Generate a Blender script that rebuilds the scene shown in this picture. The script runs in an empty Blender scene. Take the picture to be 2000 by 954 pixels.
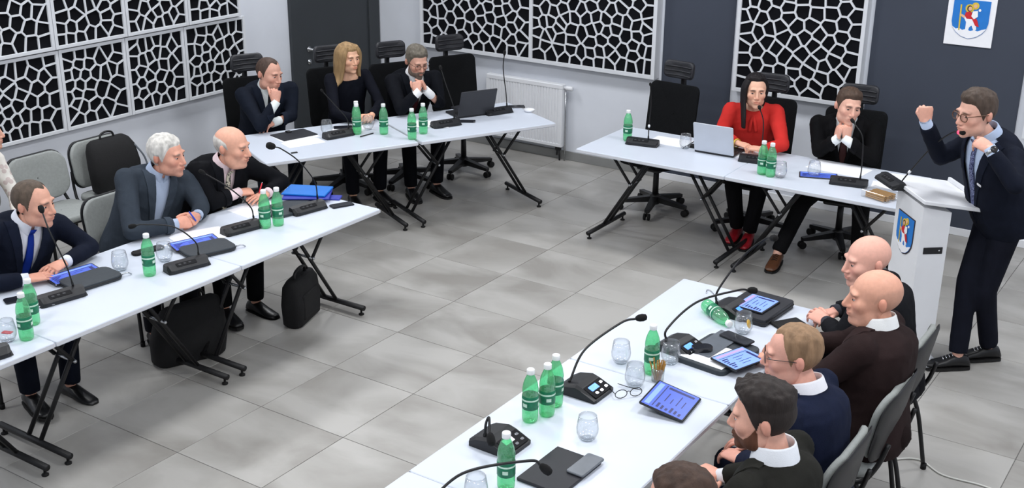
import bpy, bmesh, math, random
import numpy as np
from mathutils import Vector, Matrix, noise
from mathutils.bvhtree import BVHTree

V = Vector
PI = math.pi
rng = random.Random(7)
SC = bpy.context.scene
COL = SC.collection

# ------------------------------------------------------------------ camera, light, exposure
CAM_LOC = (4.98666, -3.50636, 3.16507)
CAM_YAW, CAM_PITCH, CAM_ROLL, CAM_F = -0.585926904, 0.357971190, 0.00936079546, 2316.982


def make_camera():
    cy, sy, cp, sp = math.cos(CAM_YAW), math.sin(CAM_YAW), math.cos(CAM_PITCH), math.sin(CAM_PITCH)
    fwd = V((sy * cp, cy * cp, -sp))
    rt0 = V((cy, -sy, 0))
    up0 = rt0.cross(fwd)
    c, s = math.cos(CAM_ROLL), math.sin(CAM_ROLL)
    rt, up = c * rt0 + s * up0, -s * rt0 + c * up0
    cam = bpy.data.cameras.new('camera')
    cam.sensor_width = 36.0
    cam.lens = CAM_F / 2000 * 36.0
    cam.clip_start = 0.05
    o = bpy.data.objects.new('camera', cam)
    COL.objects.link(o)
    m = Matrix((rt, up, -fwd)).transposed().to_4x4()
    m.translation = V(CAM_LOC)
    o.matrix_world = m
    SC.camera = o


make_camera()
SC.view_settings.view_transform = 'Standard'
SC.view_settings.look = 'None'
SC.view_settings.gamma = 1.0
SC.view_settings.use_curve_mapping = False
SC.view_settings.exposure = -0.32
SC.cycles.transparent_max_bounces = 24
world = bpy.data.worlds.new('world')
SC.world = world
world.use_nodes = True
world.node_tree.nodes['Background'].inputs[0].default_value = (0.80, 0.88, 1.0, 1)
world.node_tree.nodes['Background'].inputs[1].default_value = 0.25
LAMP_POWER = 43.0
LAMP_COLOR = (0.975, 0.985, 1.0)
LAMP_SPOTS = [(x, y) for x in (-1.9, 0.5, 2.9, 5.0) for y in (-1.9, 1.0, 3.9)]
CEIL = 3.55
XL, YB, XR, YF = -2.792, 5.73, 6.3, -4.7      # room limits

# ------------------------------------------------------------------ materials
MATS = {}


def srgb(r, g, b):
    f = lambda c: (c / 255 / 12.92) if c / 255 <= 0.04045 else ((c / 255 + 0.055) / 1.055) ** 2.4
    return (f(r), f(g), f(b))


def mat(name, rgb, rough=0.5, var=0.08, scale=20, bump=0.0, bscale=None, metal=0.0, trans=0.0, ior=1.45,
        emit=0.0, sheen=0.0, attr=None, stretch=(1, 1, 1), coat=0.0, spec=0.5):
    if name in MATS:
        return MATS[name]
    m = bpy.data.materials.new(name)
    MATS[name] = m
    m.use_nodes = True
    nt = m.node_tree
    b = nt.nodes['Principled BSDF']
    tc = nt.nodes.new('ShaderNodeTexCoord')
    mp = nt.nodes.new('ShaderNodeMapping')
    mp.inputs['Scale'].default_value = stretch
    nt.links.new(tc.outputs['Object'], mp.inputs['Vector'])
    nz = nt.nodes.new('ShaderNodeTexNoise')
    nz.inputs['Scale'].default_value = scale
    nz.inputs['Detail'].default_value = 4
    nt.links.new(mp.outputs[0], nz.inputs['Vector'])
    col = srgb(*rgb)
    mr = nt.nodes.new('ShaderNodeMapRange')
    mr.inputs[1].default_value, mr.inputs[2].default_value = 0.3, 0.7
    mr.inputs[3].default_value, mr.inputs[4].default_value = 1 - var, 1 + var
    nt.links.new(nz.outputs['Fac'], mr.inputs[0])
    mul = nt.nodes.new('ShaderNodeVectorMath')
    mul.operation = 'SCALE'
    if attr:
        at = nt.nodes.new('ShaderNodeAttribute')
        at.attribute_name = attr
        nt.links.new(at.outputs['Color'], mul.inputs[0])
    else:
        mul.inputs[0].default_value = col
    nt.links.new(mr.outputs[0], mul.inputs['Scale'])
    nt.links.new(mul.outputs[0], b.inputs['Base Color'])
    b.inputs['Roughness'].default_value = rough
    b.inputs['Metallic'].default_value = metal
    b.inputs['IOR'].default_value = ior
    b.inputs['Transmission Weight'].default_value = trans
    b.inputs['Sheen Weight'].default_value = sheen
    b.inputs['Coat Weight'].default_value = coat
    b.inputs['Specular IOR Level'].default_value = spec
    if emit:
        nt.links.new(mul.outputs[0], b.inputs['Emission Color'])
        b.inputs['Emission Strength'].default_value = emit
    if bump:
        n2 = nt.nodes.new('ShaderNodeTexNoise')
        n2.inputs['Scale'].default_value = bscale or scale * 4
        nt.links.new(mp.outputs[0], n2.inputs['Vector'])
        bp = nt.nodes.new('ShaderNodeBump')
        bp.inputs['Strength'].default_value = bump
        bp.inputs['Distance'].default_value = 0.004
        nt.links.new(n2.outputs['Fac'], bp.inputs['Height'])
        nt.links.new(bp.outputs[0], b.inputs['Normal'])
    return m


def thin_clear(name, rgb, gloss=0.12, body=0.06, fres=0.42, edge=0.78):
    """thin clear plastic or glass: mostly see-through, a fresnel gloss, a little tint"""
    m = bpy.data.materials.new(name)
    MATS[name] = m
    m.use_nodes = True
    nt = m.node_tree
    out = nt.nodes['Material Output']
    nt.nodes.remove(nt.nodes['Principled BSDF'])
    tr = nt.nodes.new('ShaderNodeBsdfTransparent')
    tr.inputs[0].default_value = (*rgb, 1)
    ec = nt.nodes.new('ShaderNodeValToRGB')
    ec.color_ramp.elements[0].position = 0.55
    ec.color_ramp.elements[0].color = (*rgb, 1)
    ec.color_ramp.elements[1].position = 0.98
    ec.color_ramp.elements[1].color = (*[c * edge for c in rgb], 1)
    gl = nt.nodes.new('ShaderNodeBsdfGlossy')
    gl.inputs['Roughness'].default_value = 0.1
    df = nt.nodes.new('ShaderNodeBsdfDiffuse')
    nz = nt.nodes.new('ShaderNodeTexNoise')
    nz.inputs['Scale'].default_value = 40
    df.inputs[0].default_value = (*[min(1, c * 1.0) for c in rgb], 1)
    lw = nt.nodes.new('ShaderNodeLayerWeight')
    lw.inputs['Blend'].default_value = 0.5
    pw = nt.nodes.new('ShaderNodeMath')
    pw.operation = 'POWER'
    pw.inputs[1].default_value = 2.2
    nt.links.new(lw.outputs['Facing'], pw.inputs[0])
    nt.links.new(lw.outputs['Facing'], ec.inputs[0])
    nt.links.new(ec.outputs[0], tr.inputs[0])
    mr = nt.nodes.new('ShaderNodeMath')
    mr.operation = 'MULTIPLY_ADD'
    mr.inputs[1].default_value = fres
    mr.inputs[2].default_value = gloss * 0.25
    nt.links.new(pw.outputs[0], mr.inputs[0])
    m1 = nt.nodes.new('ShaderNodeMixShader')
    mb = nt.nodes.new('ShaderNodeMath')
    mb.operation = 'MULTIPLY'
    mb.inputs[1].default_value = body * 2
    nt.links.new(nz.outputs['Fac'], mb.inputs[0])
    nt.links.new(mb.outputs[0], m1.inputs[0])
    nt.links.new(tr.outputs[0], m1.inputs[1])
    nt.links.new(df.outputs[0], m1.inputs[2])
    m2 = nt.nodes.new('ShaderNodeMixShader')
    nt.links.new(mr.outputs[0], m2.inputs[0])
    nt.links.new(m1.outputs[0], m2.inputs[1])
    nt.links.new(gl.outputs[0], m2.inputs[2])
    nt.links.new(m2.outputs[0], out.inputs['Surface'])
    return m


def tile_mat():
    m = bpy.data.materials.new('stone_tile')
    m.use_nodes = True
    nt = m.node_tree
    b = nt.nodes['Principled BSDF']
    ge = nt.nodes.new('ShaderNodeNewGeometry')
    oi = nt.nodes.new('ShaderNodeObjectInfo')
    mu = nt.nodes.new('ShaderNodeVectorMath')
    mu.operation = 'MULTIPLY_ADD'
    mu.inputs[1].default_value = (37, 91, 13)
    nt.links.new(oi.outputs['Random'], mu.inputs[0])
    nt.links.new(ge.outputs['Position'], mu.inputs[2])
    mp = nt.nodes.new('ShaderNodeMapping')
    mp.inputs['Scale'].default_value = (0.8, 1.35, 1)
    nt.links.new(mu.outputs[0], mp.inputs[0])
    n1 = nt.nodes.new('ShaderNodeTexNoise')
    n1.inputs['Scale'].default_value = 1.9
    n1.inputs['Detail'].default_value = 5
    n1.inputs['Distortion'].default_value = 0.5
    nt.links.new(mp.outputs[0], n1.inputs['Vector'])
    cr = nt.nodes.new('ShaderNodeValToRGB')
    cr.color_ramp.elements[0].position = 0.34
    cr.color_ramp.elements[0].color = (*srgb(142, 139, 134), 1)
    cr.color_ramp.elements[1].position = 0.60
    cr.color_ramp.elements[1].color = (*srgb(171, 169, 165), 1)
    nt.links.new(n1.outputs['Fac'], cr.inputs[0])
    nt.links.new(cr.outputs[0], b.inputs['Base Color'])
    b.inputs['Roughness'].default_value = 0.38
    return m


# ------------------------------------------------------------------ mesh helpers
def frame(o, x=None, y=None, z=None):
    """matrix at o with the given axes (two are enough)"""
    if z is None:
        z = V(x).cross(V(y))
    if x is None:
        x = V(y).cross(V(z))
    if y is None:
        y = V(z).cross(V(x))
    x, y, z = V(x).normalized(), V(y).normalized(), V(z).normalized()
    m = Matrix((x, y, z)).transposed().to_4x4()
    m.translation = V(o)
    return m


def T(x=0, y=0, z=0):
    return Matrix.Translation((x, y, z))


def RZ(a):
    return Matrix.Rotation(a, 4, 'Z')


def loft(bm, rings, caps=True, mi=0, closed=True, M=None):
    vs = [[bm.verts.new(M @ V(p) if M else V(p)) for p in r] for r in rings]
    n = len(rings[0])
    fs = []
    for i in range(len(vs) - 1):
        for j in range(n if closed else n - 1):
            k = (j + 1) % n
            fs.append(bm.faces.new((vs[i][j], vs[i][k], vs[i + 1][k], vs[i + 1][j])))
    if caps:
        fs.append(bm.faces.new(list(reversed(vs[0]))))
        fs.append(bm.faces.new(vs[-1]))
    for f in fs:
        f.material_index = mi
        f.smooth = True
    return fs


def tube(bm, pts, r, n=8, mi=0, caps=True, M=None, squash=1.0, upv=None):
    pts = [V(p) for p in pts]
    rr = r if isinstance(r, (list, tuple)) else [r] * len(pts)
    rings = []
    pu = None
    for i, p in enumerate(pts):
        t = (pts[min(i + 1, len(pts) - 1)] - pts[max(i - 1, 0)]).normalized()
        if pu is None:
            a = V(upv) if upv else (V((0, 0, 1)) if abs(t.z) < 0.9 else V((1, 0, 0)))
        else:
            a = pu
        u = (a - t * a.dot(t)).normalized()
        pu = u
        w = t.cross(u)
        rings.append([p + (math.cos(2 * PI * k / n) * w + math.sin(2 * PI * k / n) * u * squash) * rr[i] for k in range(n)])
    return loft(bm, rings, caps, mi, True, M)


def capsule(bm, a, b, ra, rb, n=10, M=None, mi=0):
    """closed tapered limb piece with rounded ends"""
    a, b = V(a), V(b)
    d = (b - a)
    if d.length < 1e-6:
        d = V((0, 0, 1e-4))
    t = d.normalized()
    pts = [a - t * ra * 0.94, a - t * ra * 0.6, a, b, b + t * rb * 0.6, b + t * rb * 0.94]
    return tube(bm, pts, [ra * 0.34, ra * 0.8, ra, rb, rb * 0.8, rb * 0.34], n, mi, True, M)


def ball(bm, c, r, M=None, mi=0, seg=16, rings=10):
    r = r if isinstance(r, (list, tuple)) else (r, r, r)
    mm = (M or Matrix()) @ T(*c) @ Matrix.Diagonal((*r, 1))
    g = bmesh.ops.create_uvsphere(bm, u_segments=seg, v_segments=rings, radius=1.0, matrix=mm)
    for v in g['verts']:
        for f in v.link_faces:
            f.material_index = mi
            f.smooth = True


def lathe(bm, prof, n=20, mi=0, M=None, caps=True):
    rings = [[V((math.cos(2 * PI * k / n) * r, math.sin(2 * PI * k / n) * r, z)) for k in range(n)] for r, z in prof]
    return loft(bm, rings, caps, mi, True, M)


def rrect(w, d, r, n=4):
    r = min(r, w / 2 - 1e-4, d / 2 - 1e-4)
    out = []
    for cx, cy, a0 in ((w / 2 - r, d / 2 - r, 0), (-w / 2 + r, d / 2 - r, 90), (-w / 2 + r, -d / 2 + r, 180), (w / 2 - r, -d / 2 + r, 270)):
        for k in range(n + 1):
            a = math.radians(a0 + 90 * k / n)
            out.append((cx + r * math.cos(a), cy + r * math.sin(a)))
    return out


def rbox(bm, w, d, h, r=0.01, b=0.003, M=None, mi=0, n=3, z0=0.0):
    """rounded box: base at z0, rounded corners r, softened rims b"""
    rings = []
    for z, s in ((z0, b), (z0 + b, 0), (z0 + h - b, 0), (z0 + h, b)):
        rings.append([(x, y, z) for x, y in rrect(w - 2 * s, d - 2 * s, max(r - s, 0.0005), n)])
    fs = loft(bm, rings, True, mi, True, M)
    for f in fs:
        f.smooth = False
    return fs


def box(bm, x0, x1, y0, y1, z0, z1, mi=0, M=None, b=0.0):
    if b:
        return rbox(bm, x1 - x0, y1 - y0, z1 - z0, b, b, (M or Matrix()) @ T((x0 + x1) / 2, (y0 + y1) / 2, z0), mi, 1)
    vs = [bm.verts.new((M @ V(p)) if M else V(p)) for p in ((x0, y0, z0), (x1, y0, z0), (x1, y1, z0), (x0, y1, z0), (x0, y0, z1), (x1, y0, z1), (x1, y1, z1), (x0, y1, z1))]
    fs = []
    for q in ((3, 2, 1, 0), (4, 5, 6, 7), (0, 1, 5, 4), (1, 2, 6, 5), (2, 3, 7, 6), (3, 0, 4, 7)):
        f = bm.faces.new([vs[i] for i in q])
        f.material_index = mi
        fs.append(f)
    return fs


def poly(bm, pts, z0, z1, mi=0, M=None):
    fs = loft(bm, [[(x, y, z0) for x, y in pts], [(x, y, z1) for x, y in pts]], True, mi, True, M)
    for f in fs:
        f.smooth = False
    return fs


def bez(pts, n=16):
    """Catmull-Rom through pts"""
    p = [V(q) for q in pts]
    p = [p[0] * 2 - p[1]] + p + [p[-1] * 2 - p[-2]]
    out = []
    for i in range(1, len(p) - 2):
        for k in range(n):
            t = k / n
            a, b, c, d = p[i - 1], p[i], p[i + 1], p[i + 2]
            out.append(0.5 * ((2 * b) + (c - a) * t + (2 * a - 5 * b + 4 * c - d) * t * t + (3 * b - 3 * c + d - a) * t ** 3))
    out.append(p[-2])
    return out


def obj(name, bm, mats, parent=None, sharp=None, off=None):
    """link a bmesh (or mesh) as one object, a child when parent is given"""
    if isinstance(bm, bmesh.types.BMesh):
        bmesh.ops.recalc_face_normals(bm, faces=bm.faces)
        me = bpy.data.meshes.new(name)
        bm.to_mesh(me)
        bm.free()
    else:
        me = bm
    if off is not None:
        me.transform(T(*(-V(off))))
    if not isinstance(mats, (list, tuple)):
        mats = [mats]
    for m in mats:
        me.materials.append(m)
    o = bpy.data.objects.new(name, me)
    COL.objects.link(o)
    if parent:
        o.parent = parent
    return o


def thing(name, label, cat, loc=(0, 0, 0), rz=0.0, group=None):
    o = bpy.data.objects.new(name, None)
    o.empty_display_size = 0.1
    COL.objects.link(o)
    o.location = loc
    o.rotation_euler = (0, 0, rz)
    return tag(o, label, cat, group)


def tag(o, label, cat, group=None):
    o['label'] = label
    o['category'] = cat
    if group:
        o['group'] = group
    return o


def struct(name, bm, m, label=None, parent=None):
    o = obj(name, bm, m, parent)
    if parent is None:
        o['kind'] = 'structure'
    if label:
        o['label'] = label
    return o


def dup(root, loc, rz=0.0, label=None, group=None):
    r = root.copy()
    COL.objects.link(r)
    r.location = loc
    r.rotation_euler = (0, 0, rz)
    if label:
        r['label'] = label
    if group:
        r['group'] = group
    for ch in list(root.children):
        c = ch.copy()
        COL.objects.link(c)
        c.parent = r
        for g in list(ch.children):
            d = g.copy()
            COL.objects.link(d)
            d.parent = c
    return r


def B():
    return bmesh.new()


TMP = bpy.data.scenes.new('scratch')


def remesh(bm, voxel, smooth=3, factor=0.5):
    """one continuous skin over overlapping closed volumes"""
    me = bpy.data.meshes.new('tmp')
    bmesh.ops.recalc_face_normals(bm, faces=bm.faces)
    bm.to_mesh(me)
    bm.free()
    o = bpy.data.objects.new('tmp', me)
    TMP.collection.objects.link(o)
    r = o.modifiers.new('r', 'REMESH')
    r.mode = 'VOXEL'
    r.voxel_size = voxel
    r.use_smooth_shade = True
    if smooth:
        s = o.modifiers.new('s', 'SMOOTH')
        s.iterations = smooth
        s.factor = factor
    with bpy.context.temp_override(scene=TMP, view_layer=TMP.view_layers[0]):
        dg = bpy.context.evaluated_depsgraph_get()
        res = bpy.data.meshes.new_from_object(o.evaluated_get(dg))
    bpy.data.objects.remove(o)
    bpy.data.meshes.remove(me)
    return res
# ------------------------------------------------------------------ shared materials
M_WALL = mat('wall_paint', (214, 218, 226), 0.85, 0.03, 3, 0.05, 60)
M_CEIL = mat('ceiling_paint', (235, 236, 238), 0.9, 0.02, 3)
M_DARKWALL = mat('slate_wall_paint', (58, 64, 77), 0.7, 0.05, 2)
M_GROUT = mat('grout', (105, 104, 102), 0.9, 0.1, 30)
M_TILE = tile_mat()
M_BASE = mat('stone_skirting', (132, 133, 132), 0.5, 0.1, 5)
M_WHITE = mat('white_lacquer', (226, 228, 232), 0.4, 0.02, 8)
M_LATT = mat('white_lattice_board', (214, 217, 222), 0.5, 0.03, 8)
M_FELT = mat('black_felt', (17, 18, 22), 0.95, 0.3, 6, spec=0.1)
M_DOOR = mat('anthracite_door', (52, 56, 60), 0.5, 0.05, 4)
M_STEEL = mat('brushed_steel', (190, 192, 195), 0.25, 0.05, 30, metal=1.0)
M_BLACK = mat('black_powder_coat', (17, 17, 19), 0.45, 0.1, 20)
M_PLASTIC = mat('black_plastic', (21, 22, 26), 0.45, 0.08, 20)
M_MESHB = mat('black_mesh_fabric', (17, 18, 20), 0.9, 0.2, 90, 0.4, 400, spec=0.15)
M_LEATHER = mat('black_leather', (38, 39, 44), 0.45, 0.1, 30, 0.2, 120)
M_TABLE = mat('white_laminate', (203, 210, 222), 0.32, 0.015, 4)
M_EDGE = mat('white_edge_band', (214, 217, 224), 0.5, 0.02, 8)
M_GREYFAB = mat('grey_upholstery', (146, 150, 148), 0.9, 0.06, 60, 0.3, 300)
M_RUBBER = mat('black_rubber', (12, 12, 13), 0.8, 0.1, 20)
M_FOAM = mat('black_foam', (11, 11, 12), 0.95, 0.3, 150, 0.6, 500)
M_CHROME = mat('chrome', (215, 216, 220), 0.12, 0.02, 10, metal=1.0)

# ------------------------------------------------------------------ room
b = B(); box(b, XL, XR, YF, YB, -0.05, -0.0035)
floor = struct('floor', b, M_GROUT, 'grey stone tiled floor of the meeting room')
b = B(); rbox(b, 0.596, 0.596, 0.012, 0.002, 0.0012, None, 0, 1, -0.0123)
tile_me = None
for j in range(-5, 11):
    for i in range(-8, 10):
        x0, x1 = max(j * 0.6, XL), min(j * 0.6 + 0.6, XR)
        y0, y1 = max(i * 0.6, YF), min(i * 0.6 + 0.6, YB)
        if x1 - x0 < 0.05 or y1 - y0 < 0.05:
            continue
        if tile_me is None:
            t = obj('tile', b, M_TILE, floor)
            tile_me = t.data
        else:
            t = bpy.data.objects.new('tile', tile_me)
            COL.objects.link(t)
            t.parent = floor
        t.location = ((x0 + x1) / 2, (y0 + y1) / 2, 0)
        t.scale = ((x1 - x0) / 0.6, (y1 - y0) / 0.6, 1)
b = B(); box(b, XL - 0.15, XL, YF - 0.15, YB + 0.15, 0, CEIL)
struct('wall_left', b, M_WALL, 'pale grey wall carrying two rows of lattice panels and the door')
b = B(); box(b, XL, XR, YB, YB + 0.15, 0, CEIL)
struct('wall_back', b, M_WALL, 'pale grey back wall behind the radiator and lattice panels')
b = B(); box(b, XR, XR + 0.15, YF - 0.15, YB + 0.15, 0, CEIL)
struct('wall_right', b, M_WALL, 'plain pale grey wall on the right outside the view')
b = B(); box(b, XL, XR, YF - 0.15, YF, 0, CEIL)
struct('wall_front', b, M_WALL, 'plain pale grey wall behind the viewpoint')
b = B(); box(b, XL - 0.15, XR + 0.15, YF - 0.15, YB + 0.15, CEIL, CEIL + 0.1)
struct('ceiling', b, M_CEIL, 'plain white ceiling with square light panels')
b = B(); box(b, XL, XL + 0.012, YF, 4.44, 0, 0.085, b=0.002)
struct('baseboard_left', b, M_BASE, 'grey stone skirting along the wall with the door')
b = B(); box(b, XL + 0.02, 0.405, YB - 0.012, YB, 0, 0.085, b=0.002)
struct('baseboard_back', b, M_BASE, 'grey stone skirting below the radiator')
b = B(); box(b, 0.405, XR, YB - 0.022, YB, 0, 0.06, b=0.002)
struct('baseboard_right', b, M_WHITE, 'white skirting below the dark wall bands')
for k, (x0, x1) in enumerate(((0.414, 1.06), (2.21, 3.35))):
    b = B(); box(b, x0, x1, YB - 0.012, YB, 0.06, CEIL)
    struct('trim_%d' % (k + 1), b, M_DARKWALL, ('narrow' if k == 0 else 'wide') + ' slate dark vertical wall band')
# door
b = B(); box(b, XL, XL + 0.018, 4.60, 5.56, 0.005, 2.05, b=0.002)
door = struct('door_1', b, M_DOOR, 'anthracite grey door with a lever handle')
b = B()
for y0, y1 in ((4.455, 4.60), (5.56, 5.715)):
    box(b, XL, XL + 0.035, y0, y1, 0, 2.19, b=0.003)
box(b, XL, XL + 0.035, 4.455, 5.715, 2.05, 2.19, b=0.003)
obj('door_frame', b, M_DOOR, door)
b = B()
lathe(b, [(0.026, 0), (0.026, 0.008), (0.012, 0.009), (0.011, 0.05)], 16, 0, T(XL + 0.018, 4.69, 0.95) @ Matrix.Rotation(PI / 2, 4, 'Y'))
tube(b, [(XL + 0.064, 4.685, 0.95), (XL + 0.068, 4.72, 0.948), (XL + 0.066, 4.80, 0.946), (XL + 0.06, 4.835, 0.952)], [0.011, 0.011, 0.010, 0.008], 10)
obj('door_handle', b, M_STEEL, door)
b = B(); lathe(b, [(0.026, 0), (0.026, 0.008), (0.010, 0.009), (0.009, 0.014)], 16, 0, T(XL + 0.018, 4.69, 0.83) @ Matrix.Rotation(PI / 2, 4, 'Y'))
obj('door_lock', b, M_STEEL, door)

# ceiling light panels (the room's lamps)
M_DIFF = mat('lamp_diffuser', (255, 255, 255), 0.5, 0.0, 5, emit=2.0)
lamp0 = None
for x, y in LAMP_SPOTS:
    if lamp0 is None:
        lamp0 = thing('ceiling_light', 'square white ceiling light panel', 'ceiling light', (x, y, CEIL), 0, 'ceiling light panels')
        b = B()
        for s in (-1, 1):
            box(b, -0.31, 0.31, s * 0.305 - 0.012, s * 0.305 + 0.012, -0.03, 0)
            box(b, s * 0.305 - 0.012, s * 0.305 + 0.012, -0.293, 0.293, -0.03, 0)
        obj('frame', b, M_WHITE, lamp0)
        b = B(); box(b, -0.293, 0.293, -0.293, 0.293, -0.02, -0.005)
        obj('diffuser', b, M_DIFF, lamp0)
        ld = bpy.data.lights.new('panel_light', 'AREA')
        ld.shape, ld.size = 'SQUARE', 0.58
        ld.energy, ld.color = LAMP_POWER, LAMP_COLOR
        lo = bpy.data.objects.new('panel_light', ld)
        COL.objects.link(lo)
        lo.parent = lamp0
        lo.location = (0, 0, -0.035)
    else:
        dup(lamp0, (x, y, CEIL))


# ------------------------------------------------------------------ lattice panels
def clip(pl, a, c):
    """keep the part of polygon pl with a.p <= c"""
    out = []
    for i in range(len(pl)):
        p, q = pl[i], pl[(i + 1) % len(pl)]
        dp, dq = a[0] * p[0] + a[1] * p[1] - c, a[0] * q[0] + a[1] * q[1] - c
        if dp <= 0:
            out.append(p)
        if dp * dq < 0:
            t = dp / (dp - dq)
            out.append((p[0] + (q[0] - p[0]) * t, p[1] + (q[1] - p[1]) * t))
    return out


def cell(p, pts, w, h):
    pl = [(0, 0), (w, 0), (w, h), (0, h)]
    for q in sorted(pts, key=lambda q: (q[0] - p[0]) ** 2 + (q[1] - p[1]) ** 2)[1:20]:
        pl = clip(pl, (q[0] - p[0], q[1] - p[1]), (q[0] ** 2 + q[1] ** 2 - p[0] ** 2 - p[1] ** 2) / 2)
    return pl


def centroid(pl):
    A = cx = cy = 0
    for i in range(len(pl)):
        p, q = pl[i], pl[(i + 1) % len(pl)]
        k = p[0] * q[1] - q[0] * p[1]
        A, cx, cy = A + k, cx + (p[0] + q[0]) * k, cy + (p[1] + q[1]) * k
    return (cx / (3 * A), cy / (3 * A))


def voronoi(w, h, step, seed):
    r = random.Random(seed)
    n = max(4, int(w * h / (step * step)))
    pts = []
    for _ in range(n * 30):
        p = (r.uniform(0, w), r.uniform(0, h))
        if all((p[0] - q[0]) ** 2 + (p[1] - q[1]) ** 2 > (0.62 * step) ** 2 for q in pts):
            pts.append(p)
        if len(pts) >= n:
            break
    for it in range(4):
        cells = [cell(p, pts, w, h) for p in pts]
        if it < 3:
            pts = [((1 - 0.8) * p[0] + 0.8 * c[0], 0.2 * p[1] + 0.8 * c[1]) for p, c in zip(pts, map(centroid, cells))]
    edges = {}
    for pl in cells:
        for i in range(len(pl)):
            p, q = pl[i], pl[(i + 1) % len(pl)]
            if math.hypot(p[0] - q[0], p[1] - q[1]) < 0.004:
                continue
            mx, my = (p[0] + q[0]) / 2, (p[1] + q[1]) / 2
            if min(mx, w - mx) < 1e-4 or min(my, h - my) < 1e-4:
                continue
            edges[(round(mx, 3), round(my, 3))] = (p, q)
    return list(edges.values())


def lattice_panel(label, w, h, loc, rz, t, seed, bar=0.026, strut=0.0135, step=0.093, halves=1, group='lattice wall panels'):
    """local: x along the wall, z up, the front at y = -t"""
    o = thing('lattice_panel', label, 'wall panel', loc, rz)
    b = B(); box(b, bar * 0.5, w - bar * 0.5, -t + 0.016, -0.001, bar * 0.5, h - bar * 0.5)
    obj('backing', b, M_FELT, o)
    b = B()
    for x0, x1 in ((0, bar), (w - bar, w)):
        box(b, x0, x1, -t, 0, 0, h, b=0.002)
    for z0, z1 in ((0, bar), (h - bar, h)):
        box(b, bar, w - bar, -t, 0, z0, z1, b=0.002)
    for k in range(1, halves):
        box(b, w * k / halves - bar / 2, w * k / halves + bar / 2, -t, -0.02, bar, h - bar, b=0.002)
    obj('frame', b, M_LATT, o)
    for hv in range(halves):
        b = B()
        x0 = w * hv / halves + bar * (1 if hv == 0 else 0.5)
        x1 = w * (hv + 1) / halves - bar * (1 if hv == halves - 1 else 0.5)
        z0 = bar
        for p, q in voronoi(x1 - x0, h - 2 * bar, step, seed + hv):
            d = V((q[0] - p[0], 0, q[1] - p[1]))
            L = d.length
            d.normalize()
            m = frame((x0 + (p[0] + q[0]) / 2, -t + 0.004 + 0.0012 * (((p[0] * 7919 + q[1] * 104729) * 10) % 1), z0 + (p[1] + q[1]) / 2), x=d, y=(0, 1, 0))
            box(b, -L / 2 - strut * 0.35, L / 2 + strut * 0.35, 0, 0.011, -strut / 2, strut / 2, 0, m)
        obj('lattice', b, M_LATT, o)
    return o


rowlab = ['under the upper row, first from the picture edge', 'under the upper row, second from the picture edge',
          'in the lower row, third from the picture edge', 'in the lower row nearest the door']
rowlab2 = ['in the upper row at the picture edge', 'in the upper row, second from the picture edge',
           'in the upper row, third from the picture edge', 'in the upper row nearest the door']
for k, (y0, y1) in enumerate(((1.33, 1.955), (1.96, 2.57), (2.575, 3.17), (3.175, 3.865))):
    lattice_panel('square white lattice panel over black felt ' + rowlab[k], y1 - y0, 0.625, (XL, y0, 0.755), PI / 2, 0.055, 11 + k)
for k, (y0, y1) in enumerate(((1.30, 1.925), (1.93, 2.59), (2.595, 3.22), (3.225, 3.81))):
    lattice_panel('square white lattice panel over black felt ' + rowlab2[k], y1 - y0, 0.625, (XL, y0, 1.39), PI / 2, 0.075, 31 + k)
lattice_panel('square white lattice panel low on the wall at the picture edge behind the seated guest', 0.62, 0.625, (XL, 0.705, 0.755), PI / 2, 0.055, 51)
lattice_panel('wide white lattice panel in two halves above the radiator', 2.565, 1.35, (-2.18, YB, 0.90), 0, 0.10, 61, 0.036, 0.0155, 0.105, 2)
lattice_panel('tall white lattice panel between the dark wall bands', 1.065, 1.45, (1.112, YB, 0.905), 0, 0.10, 71, 0.032, 0.0155, 0.105, 1)
lattice_panel('white lattice panel at the right picture edge past the wide dark band', 1.2, 1.45, (3.42, YB, 0.86), 0, 0.10, 81, 0.032, 0.0155, 0.105, 1)

# ------------------------------------------------------------------ radiator
rad = thing('radiator', 'white ribbed panel radiator on the back wall', 'radiator', (-1.39, YB - 0.004, 0.135))
b = B()
W, H = 0.85, 0.595
ring = []
n = 25
pts = [(0, 0)]
x = 0.03
front = [(0, -0.095), (0.03, -0.095)]
pitch = (W - 0.06) / n
for i in range(n):
    a = 0.03 + i * pitch
    front += [(a + pitch * 0.15, -0.095), (a + pitch * 0.3, -0.085), (a + pitch * 0.6, -0.085), (a + pitch * 0.75, -0.095)]
front += [(W - 0.03, -0.095), (W, -0.095)]
outline = front + [(W, -0.075), (0, -0.075)]
loft(b, [[(x, y, 0.035) for x, y in outline], [(x, y, H - 0.045) for x, y in outline]], True)
for f in b.faces:
    f.smooth = False
obj('ribbed_face', b, M_WHITE, rad)
b = B()
box(b, 0, W, -0.0955, -0.03, H - 0.045, H, b=0.006)
box(b, 0, W, -0.0955, -0.03, 0, 0.035, b=0.006)
box(b, 0, 0.012, -0.075, -0.03, 0.035, H - 0.045)
box(b, W - 0.012, W, -0.075, -0.03, 0.035, H - 0.045)
box(b, 0.012, W - 0.012, -0.045, -0.03, 0.035, H - 0.045)
obj('casing', b, M_WHITE, rad)
b = B()
for x in (0.12, W - 0.12):
    box(b, x - 0.02, x + 0.02, -0.03, 0, 0.1, H - 0.1)
obj('bracket', b, M_WHITE, rad)
b = B()
tube(b, [(W, -0.06, H - 0.03), (W + 0.02, -0.06, H - 0.03)], 0.012, 12)
tube(b, [(W + 0.02, -0.06, H - 0.03), (W + 0.03, -0.06, H - 0.03), (W + 0.085, -0.06, H - 0.03), (W + 0.09, -0.06, H - 0.03)], [0.019, 0.022, 0.022, 0.018], 14)
obj('thermostat_knob', b, M_WHITE, rad)
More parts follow.
